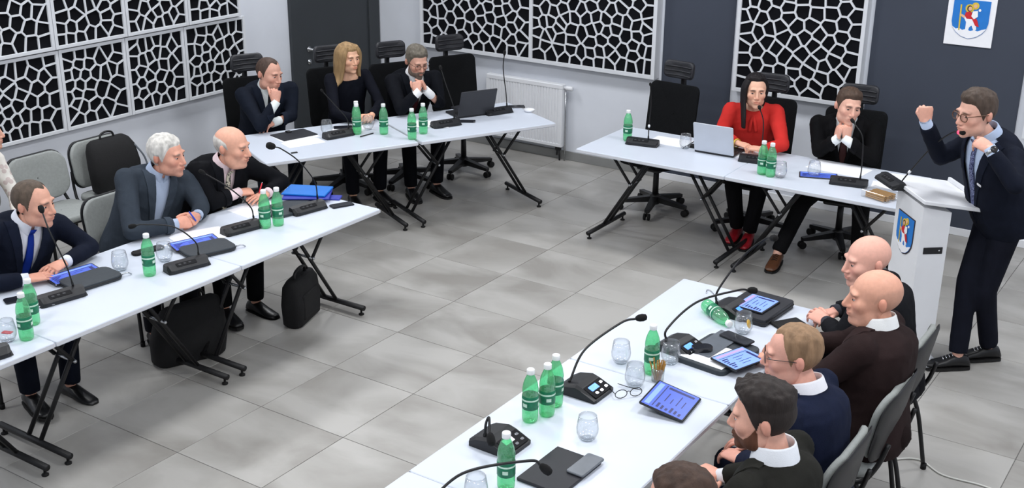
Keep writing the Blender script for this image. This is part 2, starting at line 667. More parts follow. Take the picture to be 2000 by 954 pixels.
b = B(); tube(b, [(W + 0.012, -0.055, H - 0.04), (W + 0.014, -0.05, 0.3), (W + 0.012, -0.05, -0.13)], 0.008, 8)
obj('supply_pipe', b, M_STEEL, rad)
b = B()
box(b, W - 0.075, W - 0.02, -0.085, -0.05, -0.035, 0, b=0.006)
tube(b, [(W - 0.06, -0.068, -0.03), (W - 0.06, -0.068, -0.085)], 0.009, 8)
tube(b, [(W - 0.035, -0.068, -0.03), (W - 0.035, -0.06, -0.133)], 0.008, 8)
obj('valve', b, M_BLACK, rad)

# ------------------------------------------------------------------ crest, and the overlay graphic built as a wall plaque
CREST = [(-0.5, 0.5), (0.5, 0.5), (0.5, -0.12), (0.46, -0.28), (0.36, -0.42), (0.2, -0.53), (0, -0.585), (-0.2, -0.53), (-0.36, -0.42), (-0.46, -0.28), (-0.5, -0.12)]
M_CB = mat('crest_blue', (32, 118, 200), 0.5, 0.04, 20)
M_CW = mat('crest_white', (240, 241, 245), 0.5, 0.02, 20)
M_CR = mat('crest_red', (200, 36, 44), 0.5, 0.05, 20)
M_CG = mat('crest_gold', (214, 186, 62), 0.45, 0.05, 20)
M_CS = mat('crest_skin', (224, 178, 142), 0.6, 0.04, 20)
M_CK = mat('crest_dark', (54, 42, 44), 0.6, 0.04, 20)


def crest(parent, w, M, rim=None):
    """shield with a staff-bearing walker carrying a child through water; local x right, y up, z out"""
    S = M @ Matrix.Diagonal((w, w, w, 1))
    P = lambda pts, z0, z1, mi: poly(bb, pts, z0 / w, z1 / w, mi, S)
    mats = [M_CB, M_CW, M_CR, M_CG, M_CS, M_CK]
    circ = lambda cx, cy, rx, ry=None, n=14: [(cx + rx * math.cos(2 * PI * k / n), cy + (ry or rx) * math.sin(2 * PI * k / n)) for k in range(n)]
    bb = B()
    if rim:
        P([(x * 1.05, y * 1.05) for x, y in CREST], 0, 0.004, 5)
    P(CREST, 0, 0.006, 0)
    obj('shield', bb, mats, parent)
    bb = B()
    wave = [(-0.5, -0.12)] + [(-0.5 + k / 12, -0.37 + (0.05 if k % 2 else -0.01) + 0.0) for k in range(1, 12)] + [(0.5, -0.12)]
    wave = [(-0.485, -0.22), (-0.36, -0.36), (-0.27, -0.33), (-0.18, -0.39), (-0.08, -0.35), (0.04, -0.4), (0.14, -0.36), (0.24, -0.39), (0.34, -0.32), (0.485, -0.22)]
    low = [(0.455, -0.28), (0.355, -0.41), (0.2, -0.52), (0, -0.575), (-0.2, -0.52), (-0.355, -0.41), (-0.455, -0.28)]
    wave = [(-0.47, -0.26), (-0.36, -0.33), (-0.27, -0.30), (-0.18, -0.35), (-0.08, -0.31), (0.04, -0.36), (0.14, -0.32), (0.24, -0.35), (0.34, -0.3), (0.47, -0.26)]
    P(wave + low, 0.006, 0.0075, 1)
    obj('water', bb, mats, parent)
    bb = B()
    P([(-0.31, 0.36), (-0.27, 0.36), (-0.25, -0.36), (-0.29, -0.36)], 0.0062, 0.0085, 3)
    obj('staff', bb, mats, parent)
    bb = B()
    P([(-0.14, 0.1), (0.0, 0.14), (0.12, 0.08), (0.16, -0.1), (0.2, -0.3), (0.14, -0.36), (0.06, -0.2), (0.0, -0.26), (-0.02, -0.38), (-0.1, -0.36), (-0.1, -0.12), (-0.16, -0.02)], 0.0062, 0.009, 1)
    P([(-0.3, 0.06), (-0.26, 0.1), (-0.12, 0.04), (-0.14, -0.03)], 0.0062, 0.0088, 4)
    P([(-0.14, 0.16), (-0.02, 0.19), (0.06, 0.12), (0.2, -0.05), (0.26, -0.22), (0.16, -0.2), (0.05, -0.02), (-0.1, -0.02), (-0.16, 0.06)], 0.0092, 0.0105, 2)
    P([(0.05, 0.2), (0.18, 0.22), (0.2, 0.06), (0.1, -0.02), (0.02, 0.06)], 0.0105, 0.0115, 1)
    P(circ(-0.05, 0.27, 0.12), 0.0064, 0.0082, 3)
    P(circ(-0.05, 0.27, 0.066, 0.085), 0.0082, 0.011, 5)
    P(circ(-0.035, 0.265, 0.048, 0.06), 0.011, 0.0122, 4)
    P(circ(0.1, 0.35, 0.1), 0.0064, 0.0084, 3)
    P(circ(0.1, 0.345, 0.05), 0.0084, 0.0112, 4)
    P(circ(0.23, 0.24, 0.035), 0.0064, 0.009, 1)
    obj('figure', bb, mats, parent)


cs = thing('overlay_crest', 'white square overlay graphic with a blue coat of arms, built as a wall plaque', 'overlay graphic', (2.925, YB - 0.012, 1.665))  # broadcast overlay graphic, given a made-up plaque to hang on the wall
b = B(); box(b, -0.172, 0.172, -0.012, 0, -0.185, 0.185, b=0.001)
obj('plate', b, M_CW, cs)
crest(cs, 0.262, T(0, -0.012, 0.022) @ Matrix.Rotation(PI / 2, 4, 'X'))

# ------------------------------------------------------------------ folding tables
TZ = 0.74


def folding_table(label):
    o = thing('folding_table', label, 'table')
    L, D = 1.195, 0.80
    b = B()
    rbox(b, L, D, 0.028, 0.012, 0.003, None, 0, 3, TZ - 0.028)
    obj('tabletop', b, M_TABLE, o)
    b = B()
    for s in (-1, 1):
        box(b, -L / 2 + 0.001, L / 2 - 0.001, s * (D / 2 + 0.0008) - 0.0008, s * (D / 2 + 0.0008) + 0.0008, TZ - 0.023, TZ - 0.005)
        box(b, s * (L / 2 + 0.0008) - 0.0008, s * (L / 2 + 0.0008) + 0.0008, -D / 2 + 0.01, D / 2 - 0.01, TZ - 0.023, TZ - 0.005)
    obj('edge_band', b, M_EDGE, o)
    for s in (-1, 1):
        xe = s * (L / 2 - 0.065)
        b = B()
        tube(b, [(xe, -0.29, 0.05), (xe, 0.29, 0.05)], 0.018, 10)
        f = obj('foot_bar', b, M_BLACK, o)
        for y in (-0.265, 0.265):
            b = B(); lathe(b, [(0.018, 0), (0.018, 0.008), (0.007, 0.012), (0.007, 0.036)], 12, 0, T(xe, y, 0))
            obj('glide', b, M_RUBBER, f)
        for y in (-0.05, 0.05):
            b = B()
            tube(b, [(xe, y, 0.055), (xe - s * 0.40, y, 0.69)], 0.0125, 8)
            obj('post', b, M_BLACK, o)
            b = B()
            ym = y + (0.028 if y > 0 else -0.028)
            tube(b, [(xe - s * 0.235, ym, 0.43), (xe - s * 0.03, ym, 0.69)], 0.011, 8)
            obj('brace', b, M_BLACK, o)
        b = B()
        tube(b, [(xe - s * 0.235, -0.085, 0.43), (xe - s * 0.235, 0.085, 0.43)], 0.009, 8)
        for y in (-0.088, 0.088):
            ball(b, (xe - s * 0.235, y, 0.43), 0.011, None, 0, 10, 6)
        obj('hinge_bolt', b, M_STEEL, o)
        b = B()
        box(b, xe - s * 0.40 - 0.03, xe - s * 0.40 + 0.03, -0.11, 0.11, 0.685, TZ - 0.028)
        box(b, xe - s * 0.03 - 0.03, xe - s * 0.03 + 0.03, -0.13, 0.13, 0.685, TZ - 0.028)
        obj('rail', b, M_BLACK, o)
    return o


tab0 = folding_table('white folding table in the left row, the one nearest the middle of the room')
tab0.location, tab0.rotation_euler = (-0.03, 1.345, 0), (0, 0, PI / 2)
dup(tab0, (-0.03, 0.145, 0), PI / 2, 'white folding table in the left row in front of the man with the blue tie')
dup(tab0, (-0.03, -1.055, 0), PI / 2, 'white folding table in the left row cut by the bottom left picture corner')
BA = V((-0.94, 2.234, 0)); BD = V((0.448, 0.894, 0)); BN = V((-0.894, 0.448, 0)); BANG = math.atan2(0.894, 0.448)
for k, s in enumerate((0.612, 1.832)):
    c = BA + BD * s + BN * 0.4
    dup(tab0, c, BANG, ('white folding table set at an angle, under the black clipboard' if k == 0 else 'white folding table set at an angle, under the black laptop by the radiator'))
dup(tab0, (1.262, 4.252, 0), 0, 'white folding table by the dark wall in front of the empty swivel chair')
dup(tab0, (2.462, 4.252, 0), 0, 'white folding table by the dark wall beside the lectern')
dup(tab0, (2.862, 1.39, 0), PI / 2, 'white folding table at the right front, far end of its row')
dup(tab0, (2.862, 0.19, 0), PI / 2, 'white folding table at the right front, in the middle of its row')
dup(tab0, (2.862, -1.01, 0), PI / 2, 'white folding table at the right front cut by the bottom picture edge')


# ------------------------------------------------------------------ chairs
def pad(bm, w, d, h, r, M, curve=0.0, n=6, mi=0, b=0.012):
    """soft pad, local x width, y depth/height, z thickness; curve bends it about y"""
    rings = []
    for z, s in ((0, b), (b * 0.35, b * 0.25), (h * 0.5, 0), (h - b * 0.35, b * 0.25), (h, b)):
        ol = []
        for x, y in rrect(w - 2 * s, d - 2 * s, r, n):
            ol.append((x, y, z + curve * (x / (w / 2)) ** 2))
        rings.append(ol)
    fs = loft(bm, rings, False, mi, True, M)
    for ring in (rings[0], rings[-1]):
        # fill with a grid fan towards the middle line so that the bend shows
        inner = [[(p[0] * k, p[1] * k, p[2] - curve * (p[0] / (w / 2)) ** 2 + curve * (p[0] * k / (w / 2)) ** 2) for p in ring] for k in (1, 0.66, 0.33, 0.02)]
        loft(bm, inner, False, mi, True, M)
    bmesh.ops.remove_doubles(bm, verts=bm.verts, dist=0.0004)


def visitor_chair(label):
    """upholstered stacking chair facing local +x"""
    o = thing('visitor_chair', label, 'chair')
    F = frame((0.02, 0, 0.435), x=(0, 1, 0), y=(-1, 0, -0.04))
    b = B(); pad(b, 0.46, 0.43, 0.045, 0.09, F)
    obj('seat', b, M_GREYFAB, o)
    b = B(); pad(b, 0.44, 0.41, 0.016, 0.09, frame((0.02, 0, 0.419), x=(0, 1, 0), y=(-1, 0, -0.04)))
    obj('seat_shell', b, M_PLASTIC, o)
    G = frame((-0.235, 0, 0.665), x=(0, 1, 0), y=(-0.17, 0, 0.985))
    b = B(); pad(b, 0.46, 0.33, 0.032, 0.10, G, 0.035)
    obj('backrest', b, M_GREYFAB, o)
    b = B(); pad(b, 0.475, 0.345, 0.014, 0.10, frame((-0.249, 0, 0.663), x=(0, 1, 0), y=(-0.17, 0, 0.985)), 0.035)
    obj('back_shell', b, M_PLASTIC, o)
    for s in (-1, 1):
        b = B(); tube(b, bez([(0.20, s * 0.225, 0.42), (0.225, s * 0.235, 0.3), (0.25, s * 0.245, 0.012)], 6), 0.0115, 8)
        g = obj('leg', b, M_BLACK, o)
        b = B(); lathe(b, [(0.015, 0), (0.015, 0.03)], 10, 0, T(0.25, s * 0.245, 0)); obj('foot_cap', b, M_RUBBER, g)
        b = B(); tube(b, bez([(-0.15, s * 0.225, 0.42), (-0.2, s * 0.235, 0.3), (-0.26, s * 0.245, 0.012)], 6), 0.0115, 8)
        g = obj('leg', b, M_BLACK, o)
        b = B(); lathe(b, [(0.015, 0), (0.015, 0.03)], 10, 0, T(-0.26, s * 0.245, 0)); obj('foot_cap', b, M_RUBBER, g)
        b = B(); tube(b, bez([(0.20, s * 0.225, 0.415), (0.0, s * 0.23, 0.412), (-0.16, s * 0.228, 0.42), (-0.225, s * 0.21, 0.5), (-0.262, s * 0.19, 0.62)], 6), 0.011, 8)
        obj('side_rail', b, M_BLACK, o)
    return o


vc0 = visitor_chair('grey visitor chair under the man with the blue tie')
vc0.location = (-0.80, 0.02, 0)
for x, y, a, lab in (
        (-0.80, 0.99, 0, 'grey visitor chair under the white-haired man'),
        (-0.82, 1.52, 0, 'grey visitor chair under the bald man with the patterned tie'),
        (-1.93, 1.24, 0, 'empty grey visitor chair by the wall behind the left row'),
        (-1.95, 1.76, 0, 'grey visitor chair by the wall holding the black backpack'),
        (-1.95, 0.70, 0, 'grey visitor chair by the wall at the left picture edge'),
        (3.57, 1.79, PI, 'visitor chair of the smiling bald man, seen from behind'),
        (3.62, 1.25, PI, 'visitor chair of the bald man in brown, seen from behind'),
        (3.62, 0.62, PI, 'visitor chair of the man with fair hair and glasses'),
        (3.67, 0.03, PI, 'visitor chair of the man with the dark beard'),
        (3.67, -0.60, PI, 'visitor chair of the person at the bottom picture edge')):
    dup(vc0, (x, y, 0), a, lab)


def swivel_chair(label):
    """black office chair with a headrest, facing local +x"""
    o = thing('swivel_chair', label, 'chair')
    b = B(); pad(b, 0.49, 0.47, 0.075, 0.11, frame((0.03, 0, 0.415), x=(0, 1, 0), y=(-1, 0, 0)), 0, 6, 0, 0.025)
    obj('seat', b, M_MESHB, o)
    b = B(); box(b, -0.12, 0.14, -0.11, 0.11, 0.36, 0.414, b=0.01)
    obj('mechanism', b, M_PLASTIC, o)
    G = frame((-0.245, 0, 0.77), x=(0, 1, 0), y=(-0.14, 0, 0.99))
    b = B(); pad(b, 0.46, 0.50, 0.03, 0.05, G, 0.045)
    obj('backrest', b, M_MESHB, o)
    b = B()
    tube(b, bez([(-0.1, 0, 0.385), (-0.27, 0, 0.40), (-0.325, 0, 0.55), (-0.335, 0, 0.85), (-0.345, 0, 1.02)], 8), [0.022] * 33, 8)
    box(b, -0.31, -0.285, -0.16, 0.16, 0.60, 0.64, b=0.006)
    obj('back_spine', b, M_PLASTIC, o)
    b = B(); tube(b, bez([(-0.345, 0, 0.99), (-0.34, 0, 1.05), (-0.31, 0, 1.10)], 6), 0.02, 8, squash=1.6)
    obj('headrest_stem', b, M_PLASTIC, o)
    b = B()
    pad(b, 0.275, 0.145, 0.045, 0.04, frame((-0.315, 0, 1.125), x=(0, 1, 0), y=(-0.1, 0, 0.99)), 0.03)
    h = obj('headrest', b, M_LEATHER, o)
    b = B()
    for k in (-0.035, 0.0, 0.035):
        tube(b, [(-0.262 - 0.1 * k - (0.0) + 0.026 * 0 + 0.028 * (y / 0.137) ** 2, y, 1.122 + k) for y in (-0.12, -0.06, 0, 0.06, 0.12)], 0.006, 6)
    obj('headrest_rib', b, M_LEATHER, h)
    b = B(); tube(b, [(0.0, 0, 0.12), (0.0, 0, 0.37)], [0.026, 0.022], 12)
    obj('gas_column', b, M_BLACK, o)
    b = B(); tube(b, [(0.02, -0.1, 0.385), (0.02, -0.25, 0.38), (0.02, -0.30, 0.372)], [0.008, 0.008, 0.012], 8)
    obj('lever', b, M_PLASTIC, o)
    b = B(); lathe(b, [(0.038, 0.055), (0.045, 0.07), (0.045, 0.125), (0.032, 0.14)], 14)
    hub = obj('base_hub', b, M_BLACK, o)
    for k in range(5):
        a = math.radians(72 * k + 20)
        c, s = math.cos(a), math.sin(a)
        b = B()
        m = frame((0, 0, 0), x=(c, s, 0), z=(0, 0, 1))
        loft(b, [[(0.03, y * 0.028, z) for y, z in ((-1, 0.075), (1, 0.075), (1, 0.125), (-1, 0.125))],
                 [(0.29, y * 0.019, z) for y, z in ((-1, 0.062), (1, 0.062), (1, 0.088), (-1, 0.088))]], True, 0, True, m)
        for f in b.faces:
            f.smooth = False
        obj('base_arm', b, M_BLACK, o)
        b = B()
        w = frame((0.285 * c, 0.285 * s, 0), x=(c, s, 0), z=(0, 0, 1))
        for t in (-0.017, 0.017):
            lathe(b, [(0.010, -0.009), (0.026, -0.009), (0.028, -0.006), (0.028, 0.006), (0.026, 0.009), (0.010, 0.009)], 14, 0,
                  w @ T(0, t, 0.028) @ Matrix.Rotation(PI / 2, 4, 'X'))
        tube(b, [(0, 0, 0.03), (0, 0, 0.068)], 0.008, 8, 0, True, w)
        obj('caster', b, M_RUBBER, o)
    return o


sw0 = swivel_chair('black swivel chair under the man resting his chin on his hand')
FB = math.atan2(-0.448, 0.894)
sw0.location, sw0.rotation_euler = (-1.93, 3.19, 0), (0, 0, FB)
for x, y, a, lab in ((-1.64, 3.865, FB, 'black swivel chair under the blonde woman'),
                     (-1.33, 4.31, FB, 'black swivel chair under the man with glasses and folded hands'),
                     (-1.10, 4.86, FB, 'empty black swivel chair at the end of the angled table'),
                     (0.82, 4.90, -PI / 2 - 0.10, 'empty black swivel chair in front of the narrow dark wall band'),
                     (1.66, 4.90, -PI / 2 + 0.06, 'black swivel chair under the woman in red'),
                     (2.36, 4.93, -PI / 2 + 0.12, 'black swivel chair under the young man in the black suit')):
    dup(sw0, (x, y, 0), a, lab)

# ------------------------------------------------------------------ lectern
LU, LV = V((0.638, -0.77, 0)).normalized(), V((0.77, 0.638, 0)).normalized()
lec = thing('lectern', 'white lectern with a coat of arms on its front', 'lectern', (3.352, 3.302, 0), math.atan2(LU.y, LU.x))
# local: x = to the right of the front, y = towards the speaker
b = B(); box(b, -0.215, 0.215, -0.14, 0.14, 0, 0.035, b=0.004); obj('base_plate', b, M_WHITE, lec)
b = B()
loft(b, [[(-0.18, -0.085, 0.035), (0.18, -0.085, 0.035), (0.18, 0.085, 0.035), (-0.18, 0.085, 0.035)],
         [(-0.18, -0.085, 1.02), (0.18, -0.085, 1.02), (0.18, 0.085, 0.985), (-0.18, 0.085, 0.985)]])
for f in b.faces:
    f.smooth = False
obj('column', b, M_WHITE, lec)
TOPM = T(-0.06, 0.10, 1.005) @ Matrix.Rotation(math.radians(-9), 4, 'X')
b = B(); rbox(b, 0.56, 0.42, 0.022, 0.006, 0.003, TOPM, 0, 2, 0.012); obj('desk_top', b, M_WHITE, lec)
b = B(); box(b, -0.28, 0.28, 0.192, 0.21, 0.034, 0.058, 0, TOPM, b=0.002); obj('book_stop', b, M_WHITE, lec)
crest(lec, 0.215, T(-0.01, -0.0855, 0.80) @ Matrix.Rotation(PI / 2, 4, 'X'), True)
b = B(); box(b, 0.1805, 0.184, -0.055, 0.06, 0.735, 0.775, b=0.001); pl = obj('socket_plate', b, M_PLASTIC, lec)
b = B(); lathe(b, [(0.006, 0), (0.006, 0.003)], 10, 0, T(0.184, 0.04, 0.755) @ Matrix.Rotation(PI / 2, 4, 'Y')); obj('socket', b, M_STEEL, pl)
# ------------------------------------------------------------------ things on the tables
M_PET = thin_clear('green_bottle_plastic', (0.36, 0.88, 0.55), 0.25, 0.22)
M_LABEL = mat('green_label', (18, 112, 78), 0.45, 0.25, 60)
M_LABEL2 = mat('label_print', (196, 226, 206), 0.5, 0.1, 60)
M_CAP = mat('white_cap', (232, 234, 234), 0.4, 0.03, 20)
M_GLASS = thin_clear('clear_glass', (0.955, 0.965, 0.975), 0.2, 0.02)
M_WATER = thin_clear('water', (0.95, 0.97, 0.98), 0.1, 0.02)
M_PAPER = mat('white_paper', (236, 237, 242), 0.8, 0.02, 20)
M_PRINT = mat('grey_print', (150, 152, 160), 0.8, 0.05, 40)
M_FOLIO = mat('dark_grey_folio', (48, 54, 60), 0.6, 0.08, 40, 0.2, 200)
M_NOTE = mat('black_notebook', (30, 31, 38), 0.5, 0.06, 20)
M_BLUEF = mat('bright_blue_folder', (12, 110, 200), 0.4, 0.05, 12)
M_INDIGO = mat('indigo_folder', (40, 52, 160), 0.4, 0.05, 12)
M_PHONE = mat('phone_glass', (30, 32, 38), 0.15, 0.05, 10)
M_PHONEG = mat('grey_phone_cover', (92, 98, 106), 0.35, 0.1, 14)
M_SCR = mat('lit_screen_blue', (66, 88, 178), 0.3, 0.12, 6, emit=0.75)
M_SCRD = mat('lit_screen_dark', (30, 34, 92), 0.3, 0.2, 12, emit=0.35)
M_SCRL = mat('lit_screen_pale', (116, 146, 226), 0.3, 0.06, 6, emit=0.7)
M_SCRP = mat('lit_screen_lilac', (160, 136, 206), 0.3, 0.06, 6, emit=0.8)
M_LCD = mat('lit_display', (70, 140, 255), 0.3, 0.2, 90, emit=1.0)
M_LCDW = mat('white_display_label', (240, 242, 246), 0.4, 0.02, 30)
M_RED = mat('red_plastic', (196, 30, 44), 0.4, 0.05, 20)
M_REDLED = mat('red_ring_light', (255, 60, 90), 0.4, 0.0, 20, emit=3.0)
M_WLED = mat('white_ring', (235, 238, 242), 0.3, 0.02, 20)
M_WOOD = mat('stirrer_wood', (176, 132, 66), 0.7, 0.15, 60, stretch=(6, 6, 1))
M_SILVER = mat('silver_laptop_lid', (198, 203, 212), 0.4, 0.02, 10, metal=0.25)
M_LEMON = mat('lemon', (226, 180, 60), 0.5, 0.1, 30)
M_BAG = mat('black_bag_fabric', (13, 13, 15), 0.85, 0.2, 60, 0.3, 200)
M_CABLE = mat('white_cable', (214, 214, 208), 0.5, 0.03, 20)
M_PANEL = mat('matt_black_panel', (14, 14, 18), 0.6, 0.05, 20, spec=0.2)
M_PENB = mat('blue_pen', (40, 74, 190), 0.35, 0.05, 20)


def bottle(label, group=None):
    o = thing('water_bottle', label, 'bottle', group=group)
    b = B()
    prof = [(0.012, 0.004), (0.024, 0.0), (0.030, 0.006), (0.032, 0.016), (0.0325, 0.05), (0.031, 0.056), (0.0325, 0.064), (0.0325, 0.115), (0.0305, 0.122),
            (0.0325, 0.130), (0.0320, 0.142), (0.028, 0.165), (0.021, 0.185), (0.0145, 0.199), (0.0135, 0.206)]
    lathe(b, prof, 20)
    obj('bottle_body', b, M_PET, o)
    b = B()
    lathe(b, [(0.0318, 0.058), (0.0333, 0.061), (0.0333, 0.113), (0.0318, 0.116)], 20, 0, None, False)
    lb = obj('bottle_label', b, M_LABEL, o)
    b = B()
    lathe(b, [(0.0337, 0.096), (0.0337, 0.103)], 20, 0, None, False)
    for k in range(3):
        a0 = k * 2.1
        ring = []
        for z in (0.072, 0.086):
            ring.append([(0.0337 * math.cos(a0 + t * 0.12), 0.0337 * math.sin(a0 + t * 0.12), z) for t in range(6)])
        loft(b, ring, False, 0, False)
    obj('label_stripe', b, M_LABEL2, lb)
    b = B()
    lathe(b, [(0.0155, 0.203), (0.0160, 0.205), (0.0160, 0.221), (0.0145, 0.224), (0.002, 0.2242)], 20)
    obj('bottle_cap', b, M_CAP, o)
    o.scale = (1.06, 1.06, 1.07)
    return o


bt0 = None
for x, y, a, lab, grp in (
        (0.231, -0.51, 0.3, 'green water bottle nearest the left picture edge, front one of its pair', None),
        (0.105, -0.385, 1.1, 'green water bottle behind another at the left picture edge', None),
        (0.067, 0.367, 2.0, 'single green water bottle before the white-haired man', None),
        (0.030, 1.275, 0.5, 'left one of the two green water bottles before the bald man with the tie', None),
        (0.062, 1.352, 1.5, 'right one of the two green water bottles before the bald man with the tie', None),
        (-0.925, 3.225, 0.2, 'green water bottle beside the blonde woman\'s hands, front of two', None),
        (-0.98, 3.285, 0.8, 'green water bottle half hidden behind another by the blonde woman\'s hands', None),
        (-0.758, 3.345, 1.8, 'green water bottle standing right of the blonde woman\'s hands', None),
        (-0.489, 3.355, 2.2, 'green water bottle nearest the table joint before the man with folded hands', None),
        (-0.520, 3.534, 0.9, 'green water bottle by the papers before the man with folded hands', None),
        (0.870, 4.275, 0.4, 'green water bottle in front of the empty swivel chair by the dark band', None),
        (2.052, 4.055, 0.4, 'left one of the two green water bottles before the woman in red', None),
        (2.122, 4.035, 1.4, 'right one of the two green water bottles before the woman in red', None),
        (2.633, 0.188, 0.1, 'front left bottle of the three on the right front table', None),
        (2.664, 0.270, 1.0, 'middle bottle of the three on the right front table', None),
        (2.648, 0.362, 1.9, 'rear bottle of the three on the right front table', None),
        (2.844, 0.870, 0.6, 'single green water bottle behind the cup of stirrers', None),
        (2.842, -0.300, 0.7, 'green water bottle at the bottom picture edge beside the black notebook', None)):
    if bt0 is None:
        bt0 = bottle(lab)
        bt0.location, bt0.rotation_euler = (x, y, TZ), (0, 0, a)
    else:
        dup(bt0, (x, y, TZ), a, lab)
ly = dup(bt0, (2.745, 1.655, TZ + 0.036), 0, 'green water bottle lying on its side by the table microphone')
ly.rotation_euler = (PI / 2 + 0.05, 0, math.atan2(-0.114, 0.164) + PI / 2)


def tumbler(label):
    o = thing('water_glass', label, 'glass')
    b = B()
    outer = [(0.004, 0.0), (0.022, 0.001), (0.031, 0.010), (0.0385, 0.028), (0.040, 0.045), (0.037, 0.068), (0.0325, 0.095)]
    inner = [(0.0315, 0.0945), (0.0358, 0.068), (0.0385, 0.045), (0.037, 0.03), (0.029, 0.014), (0.004, 0.009)]
    lathe(b, outer + inner, 22)
    obj('bowl', b, M_GLASS, o)
    b = B()
    n = 22
    for z, r in ((0.0955, 0.0322),):
        tube(b, [(r * math.cos(2 * PI * k / n), r * math.sin(2 * PI * k / n), z) for k in range(n + 1)], 0.0009, 5, 0, False)
    obj('rim', b, M_GLASS, o)
    b = B()
    lathe(b, [(0.024, 0.0005), (0.026, 0.004), (0.018, 0.0065), (0.003, 0.007)], 8)
    obj('facet_base', b, M_WATER, o)
    o.scale = (1.14, 1.14, 1.14)
    return o


gl0 = None
for x, y, lab in (
        (0.176, -0.575, 'clear glass at the left picture edge beside the bottles'),
        (-0.122, 0.325, 'clear glass left of the single bottle before the white-haired man'),
        (-0.032, 0.556, 'clear glass right of the single bottle before the white-haired man'),
        (-1.115, 3.090, 'clear glass between the clipboard and the blonde woman\'s microphone'),
        (-0.945, 3.380, 'clear glass in front of the blonde woman\'s hands'),
        (1.325, 4.340, 'clear glass left of the silver laptop'),
        (2.185, 4.056, 'clear glass beside the bottles before the woman in red'),
        (2.372, 4.205, 'clear glass standing on the blue tablet by the young man'),
        (2.680, 0.885, 'clear glass left of the bottle by the cup of stirrers'),
        (2.872, 1.010, 'clear glass in front of a table microphone with a blue display'),
        (2.845, 0.712, 'clear glass left of the cup of stirrers'),
        (2.908, 0.190, 'clear glass alone near the middle of the right front table'),
        (3.012, 1.512, 'clear glass with a slice of lemon before the bald man in brown'),
        (2.800, -0.435, 'clear glass at the bottom picture edge')):
    if gl0 is None:
        gl0 = tumbler(lab)
        gl0.location = (x, y, TZ)
    else:
        g = dup(gl0, (x, y, TZ), rng.uniform(0, 6), lab)
        if 'lemon' in lab:
            b = B()
            m = T(0.022, -0.004, 0.045) @ Matrix.Rotation(1.2, 4, 'Y') @ Matrix.Rotation(0.4, 4, 'X')
            lathe(b, [(0.019, -0.002), (0.020, 0), (0.019, 0.002)], 16, 0, m)
            obj('lemon_slice', b, M_LEMON, g)


# ------------------------------------------------------------------ microphones
def neck_parts(o, path, r=0.0042, head=0.05, hr=0.0135, led=None, foam=True, parent_off=None):
    pts = bez(path, 10)
    b = B(); tube(b, pts, [r * 1.5] * 3 + [r] * (len(pts) - 3), 8)
    obj('gooseneck', b, M_BLACK, o)
    e = pts[-1]
    d = (pts[-1] - pts[-4]).normalized()
    b = B()
    prof = [(hr * 0.3, -0.006), (hr * 0.7, 0), (hr, head * 0.25), (hr * 1.08, head * 0.6), (hr * 0.85, head * 0.9), (hr * 0.3, head)]
    lathe(b, prof, 12, 0, frame(e, y=d.orthogonal(), z=d))
    obj('microphone_head', b, M_FOAM, o)
    if led:
        b = B(); lathe(b, [(r * 2.2, -0.016), (hr, -0.012), (hr * 1.05, 0.004), (r * 2.2, 0.008)], 12, 0, frame(e, y=d.orthogonal(), z=d))
        obj('ring_light', b, led, o)


def desk_mic(label, a, bpt, path, collar=None, z=TZ, flip=1, led=None, hr=0.012, head=0.04, stand=True):
    """slim conference unit: front edge from a to bpt (world), gooseneck path in world points"""
    a, c = V((a[0], a[1], z)), V((bpt[0], bpt[1], z))
    ax = (c - a).normalized()
    o = thing('conference_microphone', label, 'microphone', a, math.atan2(ax.y, ax.x))
    W = 0.25
    # local x along the front edge, y to the back
    b = B()
    sec = lambda x, k: [(x, 0.0 + 0.004 * k, 0.004), (x, 0.0 + 0.012 * k, 0.022), (x, 0.045, 0.042), (x, 0.085 - 0.004 * k, 0.046), (x, 0.098 - 0.006 * k, 0.034), (x, 0.098 - 0.004 * k, 0.002), (x, 0.01, 0.0)]
    loft(b, [sec(0.0, 3), sec(0.012, 0.6), sec(0.03, 0), sec(W - 0.03, 0), sec(W - 0.012, 0.6), sec(W, 3)])
    for f in b.faces:
        f.smooth = False
    obj('base', b, M_PLASTIC, o)
    b = B()
    m = frame((W * 0.46, 0.033, 0.0362), x=(1, 0, 0), y=(0, 0.86, 0.46))
    rbox(b, 0.12, 0.03, 0.003, 0.004, 0.001, m, 0, 2)
    kp = obj('control_panel', b, M_PANEL, o)
    for k in range(3):
        b = B(); rbox(b, 0.016, 0.011, 0.004, 0.003, 0.001, m @ T(-0.04 + 0.03 * k, 0, 0.001), 0, 2)
        obj('button', b, M_LEATHER, kp)
    inv = o.matrix_basis.inverted() if False else (T(*a) @ RZ(math.atan2(ax.y, ax.x))).inverted()
    neck_parts(o, [inv @ V(p) for p in path], hr=hr, head=head, led=led)
    if collar is not None:
        pts = bez([inv @ V(p) for p in path], 10)
        i = int(collar * (len(pts) - 1))
        d = (pts[i + 1] - pts[i]).normalized()
        b = B(); lathe(b, [(0.004, -0.012), (0.0085, -0.006), (0.0085, 0.006), (0.004, 0.012)], 12, 0, frame(pts[i], y=d.orthogonal(), z=d))
        obj('neck_collar', b, M_WLED, o)
    return o


